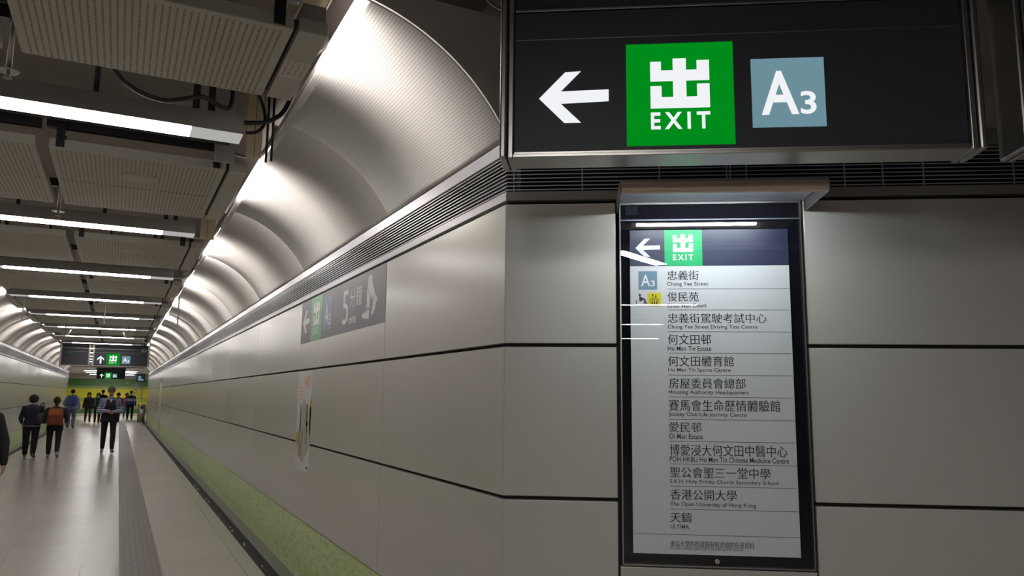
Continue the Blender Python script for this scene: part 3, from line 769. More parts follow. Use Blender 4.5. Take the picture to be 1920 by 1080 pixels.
# hood with its lamp
hood = thing('lamp_hood', 'projecting metal lamp hood with a rounded bronze lip over the directory board', 'lamp', (WX, Y0, 0), -ANG)
MB().box(0.506, 1.304, -0.340, -0.001, 2.4625, 2.4725, 0.001).build('top_plate', mat('hood_grey', (0.42, 0.45, 0.5), .4, .3), hood)
lp = MB(); pr = []
for i in range(13):
    a = rad(-100 + i * 200 / 12); pr.append((-0.338 - 0.022 * math.cos(a), 2.4375 + 0.0235 * math.sin(a)))
pr += [(-0.332, 2.461), (-0.332, 2.414)]
lp.prism([(0.503, y, z) for y, z in pr], (0.803, 0, 0)); lp.build('front_lip', M_bronze, hood)
for x in (0.4975, 1.3065):
    c = MB(); c.prism([(x, -0.348, 2.461), (x, -0.348, 2.420), (x, -0.335, 2.414), (x, 0.0, 2.416), (x, 0.0, 2.4755), (x, -0.32, 2.4725)], (0.005, 0, 0)); c.build('side_cheek', M_steel, hood)
tb = MB(); tb.box(0.603, 1.17, -0.330, -0.312, 2.4245, 2.438, 0.004); tb.build('lamp_tube', M_hood, hood)
MB().box(0.58, 1.19, -0.331, -0.29, 2.438, 2.4625).build('lamp_batten', M_housing, hood)

# ================================================================== WALL GRAPHICS on the right wall (local x far -> near)
wf = thing('wayfinding_panel', 'dark grey wall graphic with arrow, EXIT, A3 and 5 mins walk', 'sign', (WX - 0.0006, 7.337, 0), -PI / 2)
MB().box(0.003, 2.588, -0.0005, 0.0005, 2.072, 2.464).build('film', M_decal, wf)
y0, y1 = -0.0011, -0.0005
rects('arrow', [ARROW], (0.083, 2.167, 0.36, 2.372), y0, y1, M_decal_w, wf)
rects('green_square', [(0, 0, 1, 1)], (0.415, 2.0725, 0.83, 2.4638), y0, y1, M_decal_g, wf)
rects('exit_symbol', GLYPH, (0.510, 2.210, 0.738, 2.412), y0 - .0006, y0, M_decal_w, wf)
lettering('exit_lettering', 'EXIT', (0.504, 2.129, 0.724, 2.190), y0 - .0004, M_decal_w, wf)
rects('exit_letter_square', [(0, 0, 1, 1)], (0.882, 2.136, 1.170, 2.41), y0, y1, M_decal_t, wf)
m_ = MB(); lettering('', 'A', (0.925, 2.182, 1.065, 2.351), y0 - .0004, None, None, mb=m_); lettering('', '3', (1.070, 2.175, 1.142, 2.263), y0 - .0004, None, None, mb=m_)
m_.build('lettering', M_decal_w, wf)
m_ = MB(); lettering('', '5', (1.51, 2.135, 1.675, 2.395), y0, None, None, mb=m_); lettering('', '分鐘', (1.712, 2.243, 2.035, 2.393), y0, None, None, mb=m_); lettering('', 'mins', (1.70, 2.128, 1.898, 2.190), y0, None, None, 0.015, mb=m_)
m_.build('lettering', M_decal_w, wf)
wk = MB()
for pl in ([(2.199, 2.429), (2.27, 2.426), (2.283, 2.376), (2.355, 2.289), (2.303, 2.247), (2.169, 2.349)], [(2.165, 2.342), (2.241, 2.290), (2.235, 2.198), (2.16, 2.211)],
           [(2.162, 2.193), (2.23, 2.184), (2.226, 2.122), (2.177, 2.133), (2.16, 2.128), (2.053, 2.148), (2.062, 2.179), (2.141, 2.176)], [(2.362, 2.283), (2.416, 2.245), (2.385, 2.222), (2.357, 2.177), (2.299, 2.136), (2.276, 2.155), (2.307, 2.216), (2.312, 2.242)]):
    wk.flat(pl, y0, y1)
wk.build('walking_legs_symbol', M_decal_w, wf)

ad = thing('advertisement', 'tall white advert sheet with orange 145 and walking figures stuck on the wall', 'poster', (WX - 0.0006, 7.337, 0), -PI / 2)
MB().box(0.004, 0.592, -0.0006, 0.0005, 0.925, 1.812).build('sheet', mat('advert_paper', (0.58, 0.56, 0.55), .45), ad)
y0, y1 = -0.0012, -0.0006
for nm, c_, pls in (('green_hill', (0.30, 0.33, 0.06), [[(0.54, 1.55), (0.59, 1.62), (0.59, 1.12), (0.56, 1.2), (0.5, 1.35)]]), ('green_bush', (0.30, 0.33, 0.06), [[(0.01, 1.25), (0.10, 1.28), (0.14, 1.2), (0.02, 1.08)]]),
                    ('yellow_band', (0.62, 0.50, 0.05), [[(0.40, 1.48), (0.50, 1.44), (0.49, 1.33), (0.41, 1.32)], [(0.53, 1.5), (0.585, 1.49), (0.585, 1.3), (0.54, 1.25)]]),
                    ('road', (0.40, 0.37, 0.33), [[(0.25, 1.58), (0.42, 1.5), (0.55, 1.15), (0.3, 1.0), (0.10, 1.06), (0.2, 1.3)]])):
    g_ = MB()
    for p in pls: g_.flat(p, y0, y1)
    g_.build(nm, mat('advert_' + nm, c_, .45), ad)
g_ = MB(); y0 -= 0.0006; y1 -= 0.0006
for p in ([(0.155, 1.50), (0.185, 1.52), (0.20, 1.28), (0.13, 1.28)], [(0.27, 1.28), (0.30, 1.28), (0.22, 1.05), (0.20, 1.06)], [(0.41, 1.32), (0.45, 1.32), (0.45, 1.17), (0.42, 1.17)], [(0.40, 1.52), (0.45, 1.52), (0.46, 1.36), (0.39, 1.36)]): g_.flat(p, y0, y1)
g_.build('walking_figure', mat('advert_blue', (0.07, 0.07, 0.12), .45), ad)
g_ = MB()
for p in ([(0.12, 1.28), (0.20, 1.28), (0.18, 1.10), (0.155, 1.04), (0.13, 1.05)], ): g_.flat(p, y0, y1)
g_.build('walking_legs', mat('advert_brown', (0.30, 0.17, 0.07), .45), ad)
lettering('lettering', '145', (0.27, 1.668, 0.465, 1.772), -0.0010, mat('advert_orange', (0.72, 0.24, 0.04), .45), ad, offset=0.02)
g_ = MB()
for i, (a, b) in enumerate(((0.05, .2), (.05, .24), (.06, .2), (.05, .16))): g_.box(a, b, -0.0012, -.0006, 1.66 - i * 0.035, 1.672 - i * 0.035)
g_.build('orange_rules', mat('advert_pale_orange', (0.62, 0.36, 0.22), .45), ad)
MB().box(0.46, 0.55, -0.0012, -.0006, 0.965, 0.98).build('small_mark', M_ink, ad)

# service door in the right wall far down the corridor
dr = thing('service_door', 'pale flush service door with a green plate over it, far along the right wall', 'door', (WX, 34.6, 0), -PI / 2)
MB().box(0.0, 1.6, -0.006, -0.0005, 0.03, 2.05, 0.002).build('door_leaf', mat('door_pale', (0.56, 0.54, 0.51), .35), dr)
MB().box(0.0, 1.55, -0.012, -0.0005, 2.07, 2.20).build('green_plate', mat('door_plate_green', (0.05, 0.13, 0.06), .4), dr)
h_ = MB(); h_.cyl((1.45, -0.006, 1.05), (1.45, -0.05, 1.05), .012); h_.box(1.36, 1.46, -0.06, -0.045, 1.04, 1.06); h_.build('door_handle', M_steel_bright, dr)

# litter bin / steel post pair at the far right wall
bn = thing('litter_bin', 'brushed steel litter bin standing by the right wall at the far end', 'bin', (1.22, 48.0, 0))
b_ = MB(); b_.cyl((0, 0, 0.0), (0, 0, 0.95), 0.19, n=28); b_.build('bin_body', M_steel, bn)
b_ = MB(); b_.cyl((0, 0, 0.95), (0, 0, 1.0), 0.2, n=28); b_.build('bin_lid', M_steel_bright, bn)
MB().box(-.1, .1, -.197, -.18, .75, .87).build('bin_opening', M_black, bn)

# ================================================================== CEILING BITS
def speaker(x, y, label):
    t = thing('ceiling_speaker', label, 'speaker', (x, y, PANZ))
    m = MB(); m.cyl((0, 0, -0.008), (0, 0, -0.0005), 0.112, 0.118, n=36); m.build('speaker_rim', M_tray, t)
    m = MB(); m.cyl((0, 0, -0.011), (0, 0, -0.008), 0.088, n=36); m.build('speaker_grille', M_tray, t)
speaker(0.022, 5.745, 'round flush speaker in the perforated panel nearest the first light bar')
speaker(0.03, 8.8, 'round flush speaker in the perforated panel beyond the second light bar')
speaker(0.03, 11.9, 'round flush speaker in the perforated panel beyond the third light bar')
def sprinkler(x, y, z, label):
    t = thing('sprinkler_head', label, 'sprinkler', (x, y, z))
    m = MB(); m.cyl((0, 0, 0), (0, 0, 0.006), 0.045, n=28); m.build('rose_plate', M_steel_bright, t)
    m = MB(); m.cyl((0, 0, -0.03), (0, 0, 0), 0.009); m.cyl((0, 0, -0.034), (0, 0, -0.031), 0.02, n=16); m.build('nozzle', M_steel, t)
    m = MB(); m.ball((0, 0, -0.015), (0.006, 0.006, 0.011)); m.build('red_bulb', mat('red_bulb', (0.5, 0.03, 0.02), .2), t)
    m = MB(); m.cyl((0, 0, 0.006), (0, 0, 0.64), 0.012); m.build('supply_pipe', M_steel, t)
sprinkler(-0.56, 4.03, 3.06, 'steel sprinkler rose at the left, before the first light bar')
sprinkler(-0.545, 7.10, 3.06, 'steel sprinkler rose in the centre gap, before the second light bar')
for k, (x, lab) in enumerate(((-1.47, 'thin pale drop rod in front of the left curved vault'), (-0.30, 'thin pale drop rod below the middle of the ceiling'), (0.83, 'thin pale drop rod in front of the right curved vault'))):
    m = MB(); m.cyl((x, 14.5, 2.76), (x, 14.5, 3.72), 0.011, n=10); m.cyl((x, 14.5, 2.755), (x, 14.5, 2.775), 0.016, n=10)
    tag(m.build('drop_rod', mat('rod_pale', (0.62, 0.58, 0.52), .4)), lab, 'rod', 'drop rods in the corridor')
def cable(name, pts, r, label, m=M_rubber, ribs=False):
    b = MB(); b.tube(pts, (lambda i: r * (1.0 if i % 2 else 0.72)) if ribs else r, n=8, sub=14 if ribs else 7); return tag(b.build(name, m), label, 'cable')
cable('cable', [(-0.16, 3.95, 3.30), (-0.13, 4.0, 3.145), (-0.03, 4.15, 3.118), (0.10, 4.22, 3.115), (0.20, 4.24, 3.15), (0.29, 4.26, 3.185), (0.40, 4.30, 3.16), (0.44, 4.34, 3.20), (0.46, 4.45, 3.4)], 0.0125, 'thick black cable sagging below the nearest perforated panel')
cable('cable', [(0.52, 4.62, 3.20), (0.60, 4.62, 3.212), (0.68, 4.62, 3.232), (0.76, 4.64, 3.30), (0.80, 4.66, 3.38), (0.84, 4.7, 3.5)], 0.014, 'thick black cable from the first light bar end up behind the vault lip')
cable('cable', [(0.60, 4.75, 3.5), (0.66, 4.72, 3.38), (0.68, 4.70, 3.26), (0.64, 4.70, 3.19), (0.57, 4.70, 3.17)], 0.010, 'thin black cable looping beside the cream board')
cable('cable', [(-0.12, 4.96, 3.2), (-0.02, 4.96, 3.30), (0.08, 4.96, 3.33), (0.17, 4.96, 3.28), (0.22, 4.96, 3.20)], 0.016, 'black cable arching above the second panel row')
cable('conduit', [(0.57, 5.22, 3.185), (0.64, 5.21, 3.172), (0.73, 5.2, 3.20), (0.79, 5.2, 3.29), (0.83, 5.2, 3.42)], 0.013, 'silver conduit running to the vault lip beyond the first light bar', M_steel_bright)
cable('conduit', [(0.50, 8.2, 3.17), (0.68, 8.2, 3.175), (0.76, 8.2, 3.24), (0.80, 8.2, 3.33), (0.84, 8.2, 3.45)], 0.02, 'silver conduit running to the vault lip beyond the second light bar', M_steel_bright)
cable('cable', [(0.60, 3.02, 3.52), (0.66, 3.03, 3.46), (0.74, 3.06, 3.45), (0.80, 3.1, 3.50), (0.83, 3.14, 3.60)], 0.016, 'black cable loop at the top of the picture beside the vault edge')
cable('flexible_conduit', [(1.30, 2.95, 3.60), (1.335, 2.97, 3.46), (1.38, 2.97, 3.39), (1.46, 2.95, 3.355), (1.55, 2.85, 3.34)], 0.010, 'ribbed flexible conduit above the corner, behind the hanging sign post', M_steel, True)
cable('conduit', [(0.50, 11.25, 3.17), (0.68, 11.25, 3.175), (0.76, 11.25, 3.24), (0.80, 11.25, 3.33), (0.84, 11.25, 3.45)], 0.02, 'silver conduit running to the vault lip beyond the third light bar', M_steel_bright)
cable('flexible_conduit', [(0.70, 3.52, 3.20), (0.735, 3.53, 3.235), (0.77, 3.55, 3.28), (0.79, 3.58, 3.36)], 0.012, 'short ribbed silver conduit by the paper notice at the vault lip', M_steel_bright, True)
def board(name, label, x0, x1, y0, y1, z0, z1, m, cat):
    return tag(MB().box(x0, x1, y0, y1, z0, z1, 0.003).build(name, m), label, cat)
b_ = thing('cream_board', 'upright cream board hanging in the ceiling void beyond the first light bar', 'board', (0.665, 5.0, 3.12))
MB().box(-0.048, 0.046, 0, 0.02, 0, 0.6, 0.002).build('board_face', M_cream, b_); MB().box(0.0, 0.003, -0.001, 0, 0, 0.6).build('board_joint', M_joint, b_)
b_ = thing('cream_board', 'upright cream board hanging in the ceiling void beyond the second panel row', 'board', (0.665, 8.0, 3.12))
MB().box(-0.06, 0.07, 0, 0.02, 0, 0.6, 0.002).build('board_face', M_cream, b_); MB().box(0.0, 0.003, -0.001, 0, 0, 0.6).build('board_joint', M_joint, b_)
b_ = thing('cream_channel', 'cream boxed channel end in the ceiling void at the top of the picture', 'board', (0.62, 3.1, 3.33))
MB().box(-0.02, 0.09, 0, 0.55, 0.02, 0.16, 0.004).build('channel_body', M_cream, b_); MB().box(0.088, 0.094, -0.01, 0.5, 0.0, 0.2).build('channel_edge', mat('pale_board_edge', (0.8, 0.75, 0.66), .5), b_)
for k, (x, y, lab) in enumerate(((0.745, 5.02, 'thin black hanger rod right beside the cream board'), (0.772, 4.98, 'second thin black hanger rod, nearer the vault lip'))):
    m = MB(); m.cyl((x, y, 3.10), (x, y, 3.72), 0.008, n=8); tag(m.build('hanger_rod', M_black), lab, 'rod')
tag(MB().box(0.44, 0.565, 5.14, 5.17, 3.10, 3.72).build('hanging_duct_plate', M_galv), 'galvanised plate hanging behind the cream board', 'duct')
tag(MB().box(-1.5, 0.45, 4.10, 4.18, 3.42, 3.62).build('cable_tray', mat('tray_dark', (0.06, 0.055, 0.05), .6)), 'dark cable tray crossing above the nearest panel', 'cable tray')
for k in range(4):
    y = 5.02 + PER * k
    tag(MB().box(-1.55, 0.52, y, y + 0.08, 3.20, 3.26).build('hanging_channel', M_black), 'black steel channel across the ceiling void, %s from the near end' % ordinal(k), 'channel', 'void channels')
for k, (x, y, lab) in enumerate(((-1.15, 19.6, 'white cone-shaped pendant speaker left of the centre gap'), (0.1, 19.6, 'white cone-shaped pendant speaker right of the centre gap'))):
    t = thing('pendant_speaker', lab, 'speaker', (x, y, 2.86))
    m = MB(); m.cyl((0, 0, 0), (0, 0, 0.13), 0.07, 0.12, n=24); m.build('speaker_cone', mat('speaker_white', (0.55, 0.52, 0.47), .5), t)
    m = MB(); m.cyl((0, 0, 0.13), (0, 0, 0.86), 0.012, n=8); m.build('hanger_rod', M_black, t)
for k, (x, y, z, lab) in enumerate(((0.60, 25.6, 2.83, 'small boxy camera above the right end of the far exit sign'), (0.55, 22.4, 2.92, 'small boxy camera under the vault lip before the far exit sign'))):
    t = thing('security_camera', lab, 'camera', (x, y, z))
    MB().box(-.06, .06, -.1, .1, 0, .1, .01).build('camera_body', mat('camera_grey', (.45, .43, .4), .4), t); m = MB(); m.cyl((0, -.1, .05), (0, -.13, .05), .035); m.build('lens', M_black, t)
    m = MB(); m.cyl((0, 0, .1), (0, 0, 3.72 - z), .012, n=8); m.build('hanger_rod', M_black, t)
# concourse ceiling panel glimpsed over the nearest sign
t = thing('ceiling_panel', 'grey ceiling panel glimpsed over the top of the nearest exit sign', 'ceiling panel', (SIGN[0] + WN.x * -0.2, SIGN[1] + WN.y * -0.2, 3.09), -ANG)
MB().box(0.02, 1.0, 0, 0.3, 0, 0.06, 0.004).build('panel_sheet', M_tray, t); MB().box(0.1, 0.14, .1, .14, 0.06, 0.85).build('hanger_rod', M_black, t); MB().box(0.8, 0.84, .1, .14, 0.06, 0.85).build('hanger_rod', M_black, t)
# ================================================================== PEOPLE (facing -y in their own frame)
M_skin = mat('skin', (0.46, 0.27, 0.19), 0.5)
M_hair = mottled('black_hair', (0.010, 0.008, 0.008), (0.016, 0.013, 0.012), 40, 0.72, spec=0.25, bump=0.4)
M_eye = mat('eye_dark', (0.02, 0.015, 0.012), 0.3)
M_lip = mat('lips', (0.34, 0.13, 0.11), 0.5)
def cloth(name, c): return mottled(name, tuple(v * 0.88 for v in c), tuple(min(1, v * 1.12) for v in c), 14, 0.8, spec=0.2, rvar=0.05)
C_black = cloth('cloth_black', (0.016, 0.015, 0.018)); C_navy = cloth('cloth_navy', (0.018, 0.021, 0.040)); C_jean = cloth('cloth_denim', (0.10, 0.125, 0.22))
C_blue = cloth('cloth_sky_blue', (0.20, 0.27, 0.42)); C_char = cloth('cloth_charcoal', (0.03, 0.029, 0.032)); C_pink = cloth('cloth_pink', (0.50, 0.08, 0.16))
C_brown = cloth('cloth_dark_brown', (0.06, 0.032, 0.03)); C_shoe = cloth('shoe_grey', (0.25, 0.23, 0.24)); C_shoeb = cloth('shoe_brown', (0.15, 0.065, 0.035)); C_white = cloth('cloth_pale', (0.5, 0.52, 0.55))
def stripes(name, c1, c2, z0, pitch, ratio):
    m, nt, b = new_mat(name); tc = N(nt, 'ShaderNodeTexCoord'); sp = N(nt, 'ShaderNodeSeparateXYZ'); nt.links.new(tc.outputs['Object'], sp.inputs[0])
    f = math_n(nt, 'LESS_THAN', math_n(nt, 'FRACT', math_n(nt, 'DIVIDE', math_n(nt, 'SUBTRACT', sp.outputs[2], z0), pitch)), ratio)
    f = math_n(nt, 'MULTIPLY', f, math_n(nt, 'LESS_THAN', sp.outputs[2], z0 + 0.28))
    nt.links.new(mixcol(nt, f, c1, c2), b.inputs['Base Color']); b.inputs['Roughness'].default_value = 0.85; MATS[name] = m; return m
def block3(name, c_low, c_mid, c_top, z1, z2):
    m, nt, b = new_mat(name); tc = N(nt, 'ShaderNodeTexCoord'); sp = N(nt, 'ShaderNodeSeparateXYZ'); nt.links.new(tc.outputs['Object'], sp.inputs[0])
    a = mixcol(nt, math_n(nt, 'GREATER_THAN', sp.outputs[2], z1), c_low, c_mid)
    nt.links.new(mixcol(nt, math_n(nt, 'GREATER_THAN', sp.outputs[2], z2), a, c_top), b.inputs['Base Color']); b.inputs['Roughness'].default_value = 0.85; MATS[name] = m; return m

def person(label, pos, rz, H, legs=((18, 8), (-14, 22)), arms=None, girth=1.0, top=None, bottom=None, shoe=None, hair='short', head_tilt=0.0, face=False,
           hem=0.50, leg_w=1.0, vox=0.009, vest=None, cap=None, sleeve=True, fingers=True, crop=0.06, group=None):
    t = thing('person', label, 'person', pos, rz, group)
    L = 0.243 * H
    # ---- legs by swing and knee angles, soles brought to the floor
    J = []
    for s, (a, k) in zip((1, -1), legs):
        hip = Vector((s * 0.050 * H * girth, 0, 0)); kn = hip + Vector((s * .004 * H, -math.sin(rad(a)) * L, -math.cos(rad(a)) * L))
        an = kn + Vector((0, -math.sin(rad(a - k)) * L, -math.cos(rad(a - k)) * L)); pitch = rad(max(0, k - a - 5)) * 0.7 if a - k < 0 else -rad(a - k) * 0.35
        toe = an + Vector((s * 0.012 * H, -0.115 * H * math.cos(pitch), -0.115 * H * math.sin(pitch) - 0.026 * H)); heel = an + Vector((0, 0.030 * H * math.cos(pitch), 0.03 * H * math.sin(pitch) - 0.026 * H))
        J.append([hip, kn, an, toe, heel])
    lo = min(min(j[3].z, j[4].z) for j in J) - 0.014 * H
    for j in J:
        for p in j: p.z -= lo
    hz = J[0][0].z
    W = girth
    sh = hz + 0.292 * H
    chest = [(0, 0.0, hz - 0.045 * H, .075 * H * W, .055 * H * W), (0, 0, hz, .092 * H * W, .065 * H * W), (0, 0, hz + .09 * H, .080 * H * W, .055 * H * W), (0, -.004 * H, hz + .19 * H, .096 * H * W, .063 * H * W),
             (0, 0, hz + .255 * H, .100 * H * W, .056 * H * W), (0, 0.004 * H, hz + .295 * H, .070 * H, .042 * H), (0, 0.004 * H, hz + .315 * H, .034 * H, .032 * H)]
    nb = Vector((0, 0.004 * H, hz + .30 * H)); tl = rad(head_tilt)
    hd = nb + Vector((0, -0.012 * H - math.sin(tl) * .07 * H, .050 * H + math.cos(tl) * .055 * H))
    hr = Euler((tl, 0, 0)).to_matrix()
    HP = lambda x, y, z: hd + hr @ Vector((x * H, y * H, z * H))
    A = []
    for s, (el, wr) in zip((1, -1), arms or (((.03, .01, -.165), (.03, -.05, -.31)), ((.03, .01, -.165), (.03, -.05, -.31)))):
        so = Vector((s * .098 * H * W, 0.004 * H, sh - .030 * H)); e = so + Vector((s * el[0] * H, el[1] * H, el[2] * H)); w_ = so + Vector((s * wr[0] * H, wr[1] * H, wr[2] * H)); A.append((s, so, e, w_))
    # ---- continuous body
    b = MB(); b.loft([(x, y, z, rx * .92, ry * .92) for x, y, z, rx, ry in chest])
    b.limb([(nb - Vector((0, 0, .02 * H)), .030 * H), (nb + Vector((0, 0, .03 * H)), .029 * H), (HP(0, .006, -.03), .028 * H)])
    b.ball(HP(0, 0.004, .012), (.044 * H, .053 * H, .053 * H), hr, 18); b.ball(HP(0, -.012, -.022), (.034 * H, .036 * H, .040 * H), hr, 16)   # skull, jaw
    b.ball(HP(0, -.048, -.006), (.008 * H, .012 * H, .014 * H), hr, 10); b.ball(HP(0, -.046, .010), (.024 * H, .008 * H, .006 * H), hr, 10)   # nose, brow
    for s in (1, -1): b.ball(HP(s * .043, .006, -.002), (.006 * H, .011 * H, .017 * H), hr, 10)                                             # ears
    for j in J: b.limb([(j[0], .048 * H), (j[1], .031 * H), (j[1] * .6 + j[2] * .4 + Vector((0, .008 * H, 0)), .030 * H), (j[2], .020 * H), (j[4] + Vector((0, -.01 * H, .012 * H)), .020 * H), (j[3] + Vector((0, .02 * H, .008 * H)), .018 * H)])
    for s, so, e, w_ in A:
        b.limb([(so, .031 * H), (e, .024 * H), (w_, .0155 * H)])
        d = (w_ - e).normalized(); side = Vector((0, 1, 0)).cross(d).normalized() if abs(d.z) > .5 else Vector((0, 0, 1)); side = (side - d * side.dot(d)).normalized(); nrm = d.cross(side)
        if abs(d.z) > .5: side, nrm = nrm, side
        palm = w_ + d * .030 * H; b.limb([(w_, .014 * H), (palm - side * .009 * H, .0125 * H), (palm + side * .009 * H, .0125 * H)])
        if fingers:
            curl = nrm * (-s) if abs(d.z) > .5 else Vector((0, 0, -1)); inward = Vector((-s, 0, 0)); curl = inward if abs(d.z) > .5 else curl
            for q, ln in ((-1.5, .036), (-.5, .042), (.5, .040), (1.5, .031)):
                r0 = palm + d * .012 * H + side * q * .0095 * H; m1 = r0 + d * ln * .55 * H + curl * .004 * H; m2 = m1 + d * ln * .35 * H + curl * .013 * H
                b.limb([(r0, .0052 * H), (m1, .0050 * H), (m2, .0043 * H)], 8)
            th = w_ + d * .018 * H - side * .011 * H; b.limb([(th, .0065 * H), (th + d * .018 * H - side * .012 * H + curl * .006 * H, .0057 * H), (th + d * .033 * H - side * .013 * H + curl * .012 * H, .0050 * H)], 8)
    remeshed(b, 'body', M_skin, vox if fingers else vox * 1.2, t, 3)
    if face:
        for s in (1, -1): e_ = MB(); e_.ball(HP(s * .017, -.0475, .0005), (.0060 * H, .003 * H, .0032 * H), hr, 10); e_.build('eye', M_eye, t)
        m = MB(); m.ball(HP(0, -.0475, -.031), (.012 * H, .004 * H, .0032 * H), hr, 12); m.build('mouth', M_lip, t)
    # ---- clothing
    if bottom:
        c = MB(); c.loft([(0, 0, hz - .05 * H, .080 * H * W, .062 * H * W), (0, 0, hz, .098 * H * W, .072 * H * W), (0, 0, hz + .08 * H, .088 * H * W, .062 * H * W)])
        for j in J: c.limb([(j[0] + Vector((0, 0, -.015 * H)), .056 * H * leg_w), (j[0] * .5 + j[1] * .5, .047 * H * leg_w), (j[1], .040 * H * leg_w), (j[1] * .55 + j[2] * .45 + Vector((0, .006 * H, 0)), .038 * H * leg_w), (j[1] * crop + j[2] * (1 - crop), .031 * H * leg_w)])
        remeshed(c, 'trousers', bottom, vox * 1.25, t, 4)
    for j in J:
        c = MB(); an, toe, heel = j[2], j[3], j[4]
        c.limb([(heel + Vector((0, -.004 * H, .010 * H)), .0235 * H), (heel * .5 + toe * .5 + Vector((0, 0, .008 * H)), .0245 * H), (toe + Vector((0, .012 * H, .004 * H)), .0205 * H)]); c.limb([(heel + Vector((0, -.012 * H, .02 * H)), .025 * H), (an, .024 * H)])
        remeshed(c, 'shoe', shoe or C_black, vox, t, 3)
    c = MB(); zh = hem * H
    tor = [(x, y, z, rx + .010 * H, ry + .011 * H) for x, y, z, rx, ry in chest[1:-1]]
    tor[-1] = (0, .004 * H, hz + .297 * H, .076 * H, .048 * H)
    if zh < hz: tor = [(0, 0, zh, .104 * H * W, .080 * H * W), (0, 0, (zh + hz) / 2, .105 * H * W, .079 * H * W)] + tor
    c.loft(tor + [(0, .004 * H, hz + .318 * H, .040 * H, .038 * H)])
    if sleeve:
        for s, so, e, w_ in A:
            c.limb([(nb + Vector((s * .02 * H, 0, -.030 * H)), .034 * H), (so, .037 * H)])
            c.limb([(so, .038 * H), (so * .5 + e * .5, .036 * H), (e, .034 * H), (e * .45 + w_ * .55, .029 * H), (w_ * .97 + e * .03, .0235 * H)])
    remeshed(c, 'jacket', top, vox * 1.25, t, 4)
    if vest:
        c = MB(); zv = vest[1] * H
        v = [(x, y, z, rx + .018 * H, ry + .022 * H) for x, y, z, rx, ry in chest[1:5]]
        if zv < hz: v = [(0, 0, zv, .115 * H * W, .095 * H * W)] + v
        c.loft([(x, y, z, min(rx, .088 * H * W) if z > hz + .15 * H else rx, ry) for x, y, z, rx, ry in v] + [(0, 0, hz + .285 * H, .062 * H, .060 * H)])
        remeshed(c, 'vest', vest[0], vox * 1.25, t, 4)
        c = MB(); c.prism([(-.022 * H, -.080 * H, hz + .285 * H), (.022 * H, -.080 * H, hz + .285 * H), (0, -.092 * H * 1.0, hz + .235 * H)], (0, .04 * H, 0)); c.build('neckline', M_skin, t)
    # ---- hair / cap
    if hair:
        c = MB(); c.ball(HP(0, .010, .020), (.053 * H, .058 * H, .057 * H), hr, 18)
        if hair in ('bob', 'long'):
            c.ball(HP(0, .014, .010), (.070 * H, .066 * H, .064 * H), hr, 18); c.ball(HP(0, .024, -.022), (.064 * H, .052 * H, .044 * H), hr, 16)
        if hair == 'long':
            for s in (1, -1): c.limb([(HP(s * .044, .0, .0), .016 * H), (HP(s * .048, .004, -.06), .016 * H), (HP(s * .046, .0, -.115), .011 * H)])
            c.limb([(HP(0, .04, 0), .035 * H), (HP(0, .045, -.10), .030 * H)])
        if hair == 'tail':
            c.ball(HP(0, .022, .008), (.056 * H, .054 * H, .062 * H), hr, 14); c.limb([(HP(0, .052, .005), .018 * H), (HP(0, .070, -.04), .022 * H), (HP(0, .064, -.11), .016 * H)])
        remeshed(c, 'hair', M_hair, vox * .9, t, 2)
    if cap:
        c = MB(); c.loft([(0, 0, 0, .0, .0)][:0] + [(0, 0, .0, .054 * H, .062 * H), (0, 0, .022 * H, .054 * H, .061 * H), (0, .002 * H, .040 * H, .044 * H, .050 * H), (0, .002 * H, .047 * H, .018 * H, .02 * H)], 24)
        c.prism([(math.cos(a) * .048 * H, -.035 * H - math.sin(a) * .062 * H, .002 * H - math.sin(a) * .010 * H) for a in [PI * i / 12 for i in range(13)]], (0, 0, .005 * H))
        o = c.build('cap', cap, t); o.location = HP(0, 0, .022); o.rotation_euler = (tl, 0, 0)
    return t, dict(H=H, hz=hz, sh=sh, A=A, hd=hd)
def backpack(label, pos, rz, w_, h_, d_, m1, m2, flap=True):
    t = thing('backpack', label, 'backpack', pos, rz)
    c = MB(); n = []
    for z, f in ((0, .86), (.06, 1.0), (.5, 1.02), (.85, .93), (.97, .75), (1.0, .45)):
        n.append((0, d_ * .5, z * h_, w_ * .5 * f * 1.08, d_ * .56 * f))
    def sq(bm_n=28):
        L = []
        for (x, y, z, rx, ry) in n:
            r = []
            for k in range(bm_n):
                a = 2 * PI * k / bm_n; cs, sn = math.cos(a), math.sin(a); r.append(c.bm.verts.new((x + rx * math.copysign(abs(cs) ** .5, cs), y + ry * math.copysign(abs(sn) ** .5, sn), z)))
            L.append(r)
        for P_, Q_ in zip(L, L[1:]):
            for k in range(bm_n): c._f([P_[k], P_[(k + 1) % bm_n], Q_[(k + 1) % bm_n], Q_[k]], True)
        c._f(L[0][::-1]); c._f(L[-1])
    sq(); c.build('bag_body', m1, t)
    if flap: MB().box(-w_ * .46, w_ * .46, d_ * .98, d_ * 1.10, h_ * .58, h_ * .93, .012).build('flap', m2, t, 'paler flap')
    MB().box(-w_ * .36, w_ * .36, d_ * 1.02, d_ * 1.16, h_ * .08, h_ * .40, .012).build('front_pocket', m1, t)
    s_ = MB(); s_.tube([(-.03, d_ * .3, h_ * .98), (-.02, d_ * .3, h_ * 1.06), (.02, d_ * .3, h_ * 1.06), (.03, d_ * .3, h_ * .98)], .008); s_.build('carry_loop', m1, t)
    for s in (1, -1):
        s_ = MB(); s_.tube([(s * w_ * .3, d_ * .1, h_ * .9), (s * w_ * .33, -.06, h_ * 1.02), (s * w_ * .36, -.20, h_ * .93), (s * w_ * .40, -.25, h_ * .7), (s * w_ * .46, -.2, h_ * .4), (s * w_ * .5, -.05, h_ * .12)], .014, 8); s_.build('strap', m1, t)
    return t
hang = ((.035, .01, -.165), (.045, -.03, -.31))
